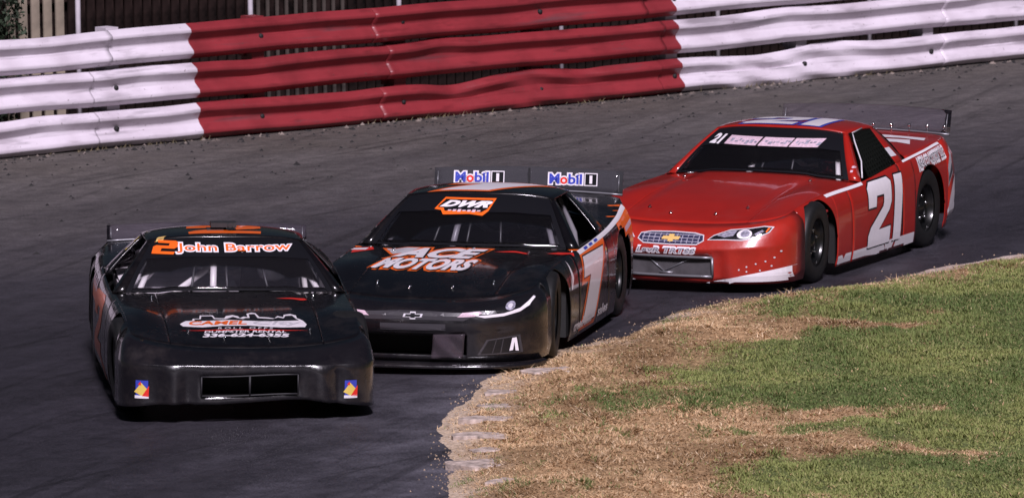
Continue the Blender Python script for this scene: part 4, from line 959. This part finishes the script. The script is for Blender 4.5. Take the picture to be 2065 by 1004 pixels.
d('hood_lettering', archtext('336-624-6355', .66, .085, .045, -.335, .01), (1.44, 0, 0), 'top', M['white'], lift=.004)
# fuel supplier stickers on the nose corners
for y, vw in ((-.80, 'front'), (.76, 'front')):
    for bm, m, lf in ((poly2d(box_poly(RECT, .09, .135)), M['vblue'], .003), (poly2d([(-.055, -.02), (-.005, .05), (.045, -.005), (0, -.05)]), M['vyellow'], .0045), (poly2d([(.0, -.05), (.05, -.055), (.052, .03)], [(-.03, .035), (-.01, .06), (-.005, .03)]), M['vred'], .005), (poly2d(box_poly([(x, y_*.16) for x, y_ in RECT], .10, .135)), M['white'], .005)):
        d('nose_sticker', bm, (2.1, y, .245), vw, m, lift=lf)
# right door number and lettering, left door number
for vw, x0 in (('right', -.25), ('left', -.25)):
    d('door_number', poly2d(box_poly(TWO, .80, .50, .18)), (x0, 0, .43), vw, M['orange'], lift=.003)
    d('door_stripe', poly2d([(-.55, -.02), (.5, -.20), (.52, -.24), (-.5, -.09)]), (x0+.45 if vw == 'right' else x0+.3, 0, .32), vw, M['orange'], lift=.003)
for k in range(7): d('quarter_lettering', poly2d(box_poly([(.1, 0), (1, .1), (.85, 1), (0, .8)], .10, .09, .1)), (-1.45+.13*k, 0, .70-.006*k), 'right', M['vpink'], lift=.004)
d('quarter_graphic', poly2d([(-.75, 0), (-.2, .07), (.35, .03), (.6, -.14), (.1, -.07), (-.4, -.05)]), (-.9, 0, .62), 'right', M['orange'], lift=.003)
# roof number, roof camera
d('roof_number', poly2d(box_poly(TWO, .60, .50)), (-.50, .02, 0), 'top', M['orange'], lift=.003)
mb = MB(); zr = 1.128; mb.box((-.52, -.13, zr-.005), (-.40, .0, zr+.012)); mb.tube([(-.46, .015, zr-.01), (-.46, .015, zr+.05)], .012, 6); mb.box((-.52, -.10, zr+.026), (-.38, .10, zr+.062)); mb.lathe([(.02, 0), (.02, .02), (.001, .02)], 10, 'x', (-.38, .05, zr+.045))
C2.solid('roof_camera', mb, M['cabin_dark'], smooth=False)
d('hood_tape', poly2d([(-.12, -.01), (.04, .02), (.10, .06), (.12, .0), (.07, -.05), (-.05, -.03)]), (.62, .45, 0), 'top', M['vred'], lift=.003)
d('pillar_sticker', poly2d(box_poly(RECT, .12, .10)), (-.68, 0, .99), 'right', M['vyellow'], lift=.004)
d('pillar_sticker', poly2d(box_poly(RECT, .08, .05)), (-.68, 0, .98), 'right', M['white'], lift=.006)
d('roof_sticker', poly2d(box_poly(RECT, .06, .07, .4)), (-.22, -.50, 0), 'top', M['vgold'], lift=.004)

# ================================================================== car 7
NOSE7 = [(.05, .10, .02, .095), (.03, .145, .0, .18), (.03, .30, 0, .33), (.02, .325, 0, .38), (.0, .35, .0, .42), (.004, .40, .0, .455), (.012, .46, .004, .53), (.03, .485, .01, .55), (.10, .51, .03, .585), (.18, .53, .06, .615), (.26, .55, .10, .65)]
MT7 = dict(MT2, cabin=M['cabin_dark'], cage=M['cage_grey'], glass=M['glass_dark'], spoiler=M['lexan_grey'], frame=M['black_plastic'])
C7 = Car('race_car', (-.3125, 64.5122), .2036, -.0132, 'black race car with white and orange number 7 between the other two', GRP)
P7 = dict(ZR=1.15, zc=[(.2, .752), (.6, .726), (1.2, .676), (1.7, .612), (2.1, .548)], zsh=[(-2.3, .90), (-1.9, .89), (-1.4, .83), (-.9, .785), (-.6, .77), (.3, .74), (.8, .73), (1.32, .705), (1.72, .65), (2, .6)],
          qbreak=[.42/.97], nose=NOSE7, intake=(.421, 1, 2), spoiler=(.20, .80, .2), braces=(-.28, .0, .28), pins=((1.72, -.42), (1.82, -.14), (1.80, .20), (1.66, .50), (.52, -.55), (.50, .1), (.52, .55)), band=.62, steer=6, splitter=True, nexp=2.7, net=False)
B7 = build_car(C7, P7, MT7)
driver(C7, M['helmet_dark'], M['suit'], 'driver in dark helmet and suit inside car 7')
d = C7.decal
for (t_, w_, h_, x_, y_) in (('ACE', .72, .40, .685, -.14), ('MOTORS', .80, .40, 1.115, -.165)):
    d('hood_logo', text_outline(t_, w_, h_, .05, .35, .10), (x_, y_, 0), 'top', M['orange'], lift=.0028)
    d('hood_lettering', text_outline(t_, w_, h_, .05, .35, .03), (x_+.012, y_+.008, 0), 'top', M['vblack'], lift=.0042)
    d('hood_lettering', text2d(t_, w_, h_, .05, .35), (x_, y_, 0), 'top', M['white'], lift=.0055)
d('hood_logo', poly2d([(-.50, .42), (-.36, .10), (-.22, .10), (-.16, .42)]), (.86, -.16, 0), 'top', M['orange'], lift=.002)
d('hood_lettering', poly2d([(-.46, .39), (-.35, .13), (-.25, .13), (-.18, .39)]), (.86, -.16, 0), 'top', M['vsilver'], lift=.0036)
d('windshield_sticker', poly2d(offset_poly(box_poly([(0, .35), (.12, 1), (1, 1), (.93, .3), (.85, .0), (.62, .1), (.15, .02), (.1, .3)], .46, .105), .008)), (0, -.075, 1.035), 'front', M['orange'], lift=.006)
d('windshield_sticker', poly2d(box_poly([(0, .4), (.12, 1), (1, 1), (.93, .34), (.83, .08), (.62, .16), (.15, .1), (.12, .36)], .445, .092)), (0, -.075, 1.036), 'front', M['vblack'], lift=.0075)
d('windshield_lettering', text2d('DWR', .43, .046, .06, .6), (0, -.068, 1.051), 'front', M['white'], lift=.009)
for k in range(7): d('windshield_lettering', poly2d(box_poly(RECT, .028, .009+.005*(k % 3), .4)), (0, -.19+.04*k, 1.006), 'front', M['vpink'], lift=.009)
for vw in ('left', 'right'):
    sv = box_poly(SEVEN, .98, .515)
    if vw == 'right': sv = box_poly(SEVEN, .98, .515)
    d('door_number', poly2d(offset_poly(sv, .052)), (.0, 0, .432), vw, M['orange'], lift=.003)
    d('door_number', poly2d(offset_poly(sv, .010)), (.0, 0, .432), vw, M['vblack'], lift=.0045)
    d('door_number', poly2d(sv), (.0, 0, .432), vw, M['white'], lift=.006)
d('door_lettering', text2d('creed auto', .74, .085, .035, .1), (.46, 0, .195), 'left', M['white'], lift=.006)
d('door_lettering', text2d('sales', .42, .08, .035, .1), (-.36, 0, .195), 'left', M['white'], lift=.006)
def shoulder(C, B, name, x0, x1, t0, t1, m, sg=1, lift=.004, n=24):
    """vinyl or painted-highlight strip that follows the top edge of the side panels"""
    P = []
    for x in np.linspace(x0, x1, n):
        r = []
        for t in np.linspace(t0, t1, 5):
            p_ = B['skin'](x, t); r.append((p_[0], sg*(p_[1]+lift*.7), p_[2]+lift*.7))
        P.append(r)
    v, f = grid(P, sg > 0); return C.part(name, v, f, m, solid=0, body=False)
shoulder(C7, B7, 'sill_strip', .34, -1.75, .955, 1.0, M['white'])
for k in range(3): shoulder(C7, B7, 'sill_lettering', .12-.20*k, .0-.20*k, .965, .992, M['vblue'], lift=.006, n=5)
shoulder(C7, B7, 'quarter_graphic', -1.42, -1.76, .74, .88, M['orange'])
shoulder(C7, B7, 'quarter_graphic', -1.46, -1.76, .78, .84, M['vpink'])
d('fender_sticker', poly2d([(-.05, -.10), (.0, .12), (.05, -.02)], [(-.09, -.1), (-.05, .0), (-.04, -.1)]), (.82, 0, .60), 'left', M['white'], lift=.003)
d('quarter_graphic', poly2d([(-.35, .10), (.1, .12), (.32, .02), (.28, -.22), (.1, -.30), (-.1, -.1), (-.25, -.16), (-.32, -.30)]), (-1.55, 0, .80), 'left', M['orange'], lift=.003)
d('roof_number', poly2d(offset_poly(box_poly(SEVEN, .78, .52), .045)), (-.50, .05, 0), 'top', M['orange'], lift=.003)
d('roof_number', poly2d(box_poly(SEVEN, .78, .52)), (-.50, .05, 0), 'top', M['white'], lift=.0045)
# noses' printed lights and grilles
d('grille_print', poly2d([(-.52, .02), (-.1, .035), (.1, .035), (.52, .02), (.40, -.035), (.1, -.03), (-.1, -.03), (-.40, -.035)]), (2.3, 0, .455), 'front', M['vgrey'], lift=.003)
d('bow_tie_badge', poly2d(box_poly(BOWTIE, .16, .055)), (2.3, 0, .455), 'front', M['vsilver'], lift=.005)
d('bow_tie_badge', poly2d(box_poly(BOWTIE, .125, .034)), (2.3, 0, .455), 'front', M['vblack'], lift=.0065)
d('intake_print', poly2d(box_poly(RECT, .52, .05)), (2.3, 0.0, .37), 'front', M['vgrey'], lift=.003)
for sg in (1, -1):
    fx = lambda pts: [(x*sg, y) for x, y in pts]
    d('headlight_print', poly2d(fx([(-.24, -.01), (-.1, .035), (.1, .075), (.22, .09), (.18, .0), (.02, -.035), (-.14, -.045)])), (2.1, sg*.68, .495), 'front', M['vblack'], lift=.003)
    d('headlight_print', poly2d(fx([(-.20, -.035), (-.10, -.030), (.02, -.018), (.13, .015), (.175, .055), (.2, .09), (.215, .08), (.19, .03), (.13, -.01), (.02, -.04), (-.12, -.052)])), (2.1, sg*.68, .495), 'front', M['white'], lift=.0045)
    d('headlight_print', poly2d(circle(.06*sg, .032, .035, .03)), (2.1, sg*.68, .495), 'front', M['vlens'], lift=.005)
    d('headlight_print', poly2d(circle(.06*sg, .032, .017, .014)), (2.1, sg*.68, .495), 'front', M['vsilver'], lift=.0065)
    d('signal_print', poly2d(fx([(-.09, -.02), (-.05, .012), (.08, .022), (.1, .01), (.04, -.015)])), (2.2, sg*.44, .468), 'front', M['vpink'], lift=.005)
    d('corner_intake_print', poly2d(fx([(-.20, -.09), (-.13, .03), (.11, .065), (.13, -.075)])), (2.1, sg*.70, .24), 'front', M['vgrey'], lift=.003)
    d('corner_intake_print', poly2d(fx([(-.175, -.08), (-.115, .022), (.095, .052), (.112, -.068)])), (2.1, sg*.70, .24), 'front', M['vblack'], lift=.0045)
    d('corner_intake_print', poly2d(fx([(.035, -.06), (.055, .04), (.085, .044), (.10, -.062), (.078, -.06), (.07, .01), (.06, -.055)])), (2.1, sg*.70, .24), 'front', M['white'], lift=.006)
    d('corner_intake_print', poly2d(fx([(-.09, -.075), (-.06, .028), (-.055, .028), (-.084, -.075)]), fx([(-.03, -.072), (-.01, .034), (-.004, .034), (-.023, -.072)])), (2.1, sg*.70, .24), 'front', M['vgrey'], lift=.006)
d('fender_tape', poly2d([(-.10, -.02), (-.02, .06), (.10, .07), (.12, .0), (.03, -.06)]), (.52, .80, 0), 'top', M['vred'], lift=.004)
d('hood_tape', poly2d([(-.14, -.02), (0, .03), (.14, .02), (.12, -.02), (-.05, -.03)]), (.55, .42, 0), 'top', M['vred'], lift=.004)
d('fender_graphic', poly2d([(-.05, -.20), (-.09, .08), (.05, .16), (.09, .02)]), (.55, -.80, 0), 'top', M['vred'], lift=.003)
d('fender_graphic', poly2d([(-.07, -.04), (-.06, .06), (.05, .10), (.05, -.02)]), (.55, -.82, 0), 'top', M['white'], lift=.0045)
# clear shield beside the radiator intake
P = [[(B7['plan'](y/.97, XW, 2.35-.03)+.014+.010*math.sin(y*24+z*8)*math.cos(z*26+y*5), y+.10*(z-.2), z+.03*(y-.28)) for z in np.linspace(.125, .315, 12)] for y in np.linspace(.15, .40, 14)]
v, f = grid(P); C7.part('intake_shield', v, f, glass('clear_shield', (.75, .70, .74), .16, (.22, .18, .21)), parent=B7['nose'], solid=.004, body=False)
# lettering on the spoiler panels
for yc in (-.395, .40):
    for (s, w_, x0, m) in (('M', .088, -.188, 'vblue'), ('o', .062, -.107, 'vred'), ('bil', .118, -.010, 'vblue')):
        hh = .084 if s != 'o' else .058; zc_ = 1.018 if s != 'o' else 1.005
        d('spoiler_lettering', text_outline(s, w_, hh, .03, 0, .10), (-2.2, yc+x0, zc_), 'front', M['white'], lift=.009, reach=.25)
        d('spoiler_lettering', text2d(s, w_, hh, .03), (-2.2, yc+x0, zc_), 'front', M[m], lift=.0105, reach=.25)
    d('spoiler_lettering', poly2d(box_poly(RECT, .112, .106)), (-2.2, yc+.125, 1.018), 'front', M['white'], lift=.009, reach=.25)
    d('spoiler_lettering', poly2d(box_poly(RECT, .096, .090)), (-2.2, yc+.125, 1.018), 'front', M['vblack'], lift=.0105, reach=.25)
    d('spoiler_lettering', text2d('1', .024, .066, .0), (-2.2, yc+.125, 1.018), 'front', M['white'], lift=.012, reach=.25)
mb = MB(); mb.box((-2.245, -.006, .93), (-2.215, .006, 1.105)); C7.solid('spoiler_seam', mb, M['cabin_dark'], B7['spoiler'], False)

# ================================================================== car 21
NOSE21 = [(.05, .09, .02, .085), (.03, .145, 0, .17), (.022, .305, 0, .32), (.004, .36, 0, .40), (.0, .375, 0, .415), (.008, .388, 0, .43), (.03, .42, .003, .49), (.055, .455, .01, .55), (.10, .49, .025, .59), (.18, .525, .06, .625), (.27, .56, .10, .655)]
MT21 = dict(MT2, paint=M['red_paint'], nose=M['red_plastic'], roof=M['red_paint'], deck=M['red_paint'], pillar=M['red_paint'], cabin=M['cabin_dark'], glass=M['glass_dark'], cage=M['cage_white'], frame=M['steel'], spoiler=M['lexan'])
C21 = Car('race_car', (2.245, 69.2109), .410, -.0093, 'red race car with white number 21 trailing at the right', GRP)
P21 = dict(ZR=1.165, XT=-2.36, zc=[(.2, .80), (.6, .768), (1.2, .705), (1.7, .628), (2.1, .555)], zsh=[(-2.3, .885), (-1.8, .88), (-1.2, .85), (-.6, .81), (-.1, .765), (.3, .735), (.8, .725), (1.32, .70), (1.72, .65), (2, .6)],
           qbreak=[.38/.97], nose=NOSE21, intake=(.381, 1, 2), duct_frame=.012, plate=True, spoiler=(.22, .80, .25), braces=(-.28, .02, .30), pins=((1.74, -.42), (1.86, -.18), (1.84, .22), (1.66, .44), (.52, -.60), (.50, .55)), band=.56, steer=4, bolts=(-.1, .07, .24, .41, .58, .74), W=.968, nexp=3.0, dent=dent21)
B21 = build_car(C21, P21, MT21)
driver(C21, M['helmet_dark'], M['suit_red'], 'driver in dark helmet and red suit inside car 21')
d = C21.decal
# windshield banner: worn, unreadable lettering on three pale blocks
for (y0, y1) in ((-.40, -.09), (-.07, .20), (.215, .46)):
    d('windshield_banner', poly2d(box_poly(RECT, y1-y0, .066, .55)), (0, (y0+y1)/2, 1.032), 'front', M['vpink'], lift=.006)
    k = y0+.03
    while k < y1-.03:
        w_ = rng.uniform(.02, .05); d('windshield_lettering', poly2d(box_poly(RECT, w_*.7, rng.uniform(.008, .03), .55)), (0, k+w_/2, 1.032+rng.uniform(-.012, .012)), 'front', M['vlens'], lift=.0075); k += w_
d('windshield_number', text2d('21', .15, .075, .05, .5), (0, -.505, 1.032), 'front', M['white'], lift=.006)
# door numbers
for vw in ('left', 'right'):
    for (pl, x0, w_, sh) in ((TWO, -.06 if vw == 'left' else -.42, .56, .10), (RECT, -.49 if vw == 'left' else .02, .18, .16)):
        q = box_poly(pl, w_, .56, sh)
        d('door_number', poly2d(offset_poly(q, .014)), (x0, 0, .455), vw, M['vblack'], lift=.003)
        d('door_number', poly2d(q), (x0, 0, .455), vw, M['white'], lift=.0045)
    sg = 1 if vw == 'left' else -1
    for pl in ([(.93, .085), (.93, .185), (.84, .188), (.80, .15), (.76, .19), (-.12, .19), (-.20, .13), (-.18, .085)], [(-.16, .19), (-.42, .19), (-.34, .085), (-.24, .085)], [(-.46, .19), (-.90, .19), (-.90, .10), (-.40, .09)]):
        d('rocker_stripe', poly2d([(-x*sg, z-.14) for x, z in pl]), (0, 0, .14), vw, M['white'], lift=.003)
    d('nose_stripe', poly2d([(sg*a, b) for a, b in ((-.34, -.06), (.30, .075), (.32, -.08), (-.2, -.08))]), (2.0, sg*.66, .155), 'front', M['white'], lift=.003)
    d('quarter_stripe_and_highlight', poly2d([(-x*sg, z) for x, z in ((-.06, -.08), (-.46, .24), (-.46, -.10), (-.12, -.20))]), (-1.70, 0, .36), vw, M['white'], lift=.003)
d('tail_stripe', poly2d([(-.10, -.20), (.25, .14), (.25, -.2)]), (-2.05, .85, .36), 'left', M['white'], lift=.003)
d('quarter_lettering', text_outline('NEALCO MOTORS LLC', .72, .10, .03, .1, .10), (-1.42, 0, .775), 'left', M['white'], lift=.003, rot=.06)
d('quarter_lettering', text2d('NEALCO MOTORS LLC', .70, .075, 0, .1), (-1.42, 0, .775), 'left', M['vgrey'], lift=.0045, rot=.06)
d('quarter_sticker', poly2d([(-.11, -.15), (-.10, .02), (.10, .16), (.12, -.04)]), (-1.90, 0, .63), 'left', M['vsilver'], lift=.003)
d('quarter_sticker', poly2d([(-.08, -.11), (-.08, -.06), (.10, .05), (.11, -.02)]), (-1.90, 0, .63), 'left', M['vgrey'], lift=.0045)
shoulder(C21, B21, 'fender_highlight', 1.05, .22, .965, 1.0, M['white'])  # bright highlight line on the fender top, laid on as white colour
shoulder(C21, B21, 'quarter_stripe_and_highlight', -.75, -1.76, .978, 1.0, M['white'])  # highlight along the quarter's top edge, painted as a thin white strip
mb = MB(); mb.tube([(.13, .885, .765), (-.02, .82, .89), (-.18, .70, 1.03), (-.30, .628, 1.098), (-.55, .622, 1.115)], .007, 6); C21.solid('window_trim', mb, M['vsilver'])
for (y_, z_) in ((.60, .21), (.66, .235), (.73, .26), (.80, .28), (.66, .195), (.86, .31), (.76, .205), (.84, .24), (.90, .36)): d('rivet', poly2d(circle(0, 0, .007, n=8)), (2.1, y_, z_), 'front', M['vsilver'], lift=.004)
# roof number put in for the white and blue glare; white deck swoosh
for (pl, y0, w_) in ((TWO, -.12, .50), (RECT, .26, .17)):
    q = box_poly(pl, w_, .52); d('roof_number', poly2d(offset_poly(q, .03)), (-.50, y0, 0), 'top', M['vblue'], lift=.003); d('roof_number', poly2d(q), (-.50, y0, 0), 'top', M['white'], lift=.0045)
d('deck_swoosh', poly2d([(-.5, .0), (-.1, .20), (.3, .24), (.7, .20), (.74, .05), (.5, .10), (.1, .05), (-.3, -.08)], [(.1, -.12), (.4, .0), (.62, .02), (.70, -.2), (.55, -.14), (.3, -.17)]), (-1.72, 0, 0), 'top', M['white'], lift=.003)
d('pillar_sticker', poly2d(box_poly(RECT, .12, .07)), (-.70, 0, .90), 'left', M['vsilver'], lift=.004)
for k in range(6): d('pillar_lettering', poly2d(box_poly(RECT, .022, .016)), (.16-.035*k, .80, .82+.032*k), 'front', M['vpink'], lift=.004)
# nose prints
hexg = [(-.30, -.01), (-.285, .035), (-.2, .048), (0, .052), (.2, .048), (.285, .035), (.30, -.01), (.24, -.045), (0, -.05), (-.24, -.045)]
d('grille_print', poly2d(hexg), (2.3, 0, .452), 'front', M['vsilver'], lift=.003)
d('grille_print', poly2d(offset_poly(hexg, -.008)), (2.3, 0, .452), 'front', M['vblue_dark'] if 'vblue_dark' in M else M['vblack'], lift=.0045)
bars = [[(x-.004, -.034), (x+.004, -.034), (x+.004, .034), (x-.004, .034)] for x in np.arange(-.25, .26, .05)]+[[(-.26, z-.003), (.26, z-.003), (.26, z+.003), (-.26, z+.003)] for z in (-.02, .005, .028)]
for b_ in bars: d('grille_bar', poly2d(b_), (2.3, 0, .452), 'front', M['vlens'], lift=.0055, cut=.04)
d('bow_tie_badge', poly2d(box_poly(BOWTIE, .165, .055)), (2.3, 0, .454), 'front', M['vgold'], lift=.0075)
d('nose_lettering', text_outline('LavR TRTSS', .54, .055, .03, .3, .06), (2.3, -.03, .36), 'front', M['white'], lift=.003)
d('nose_lettering', text2d('LavR TRTSS', .53, .038, 0, .3), (2.3, -.03, .36), 'front', M['vlens'], lift=.0045)
for sg in (1, -1):
    fx = lambda pts: [(x*sg, y) for x, y in pts]
    hl = [(x*1.1, y*1.1) for x, y in [(-.25, -.05), (-.21, -.015), (-.10, .025), (.05, .04), (.15, .055), (.22, .05), (.20, .01), (.12, -.03), (.02, -.048), (-.10, -.046)]]
    at = (2.1, sg*.60, .505)
    d('headlight_print', poly2d(fx(hl)), at, 'front', M['vsilver'], lift=.003)
    d('headlight_print', poly2d(offset_poly(fx(hl), -.008)), at, 'front', M['vblack'], lift=.0045)
    d('headlight_print', poly2d(fx([(-.20, -.02), (-.10, .018), (-.04, .02), (-.06, -.02), (-.13, -.032)])), at, 'front', M['vlens'], lift=.006)
    d('headlight_print', poly2d(circle(.03*sg, -.004, .062, .034)), at, 'front', M['white'], lift=.006)
    d('headlight_print', poly2d(circle(.035*sg, .0, .038, .024)), at, 'front', M['vlens'], lift=.0075)
    d('headlight_print', poly2d(fx([(.11, .0), (.16, .03), (.18, .02), (.13, -.012)])), at, 'front', M['vlens'], lift=.006)
    d('signal_print', poly2d(fx([(.19, .015), (.20, .046), (.218, .044), (.20, .01)])), at, 'front', M['orange'], lift=.0065)
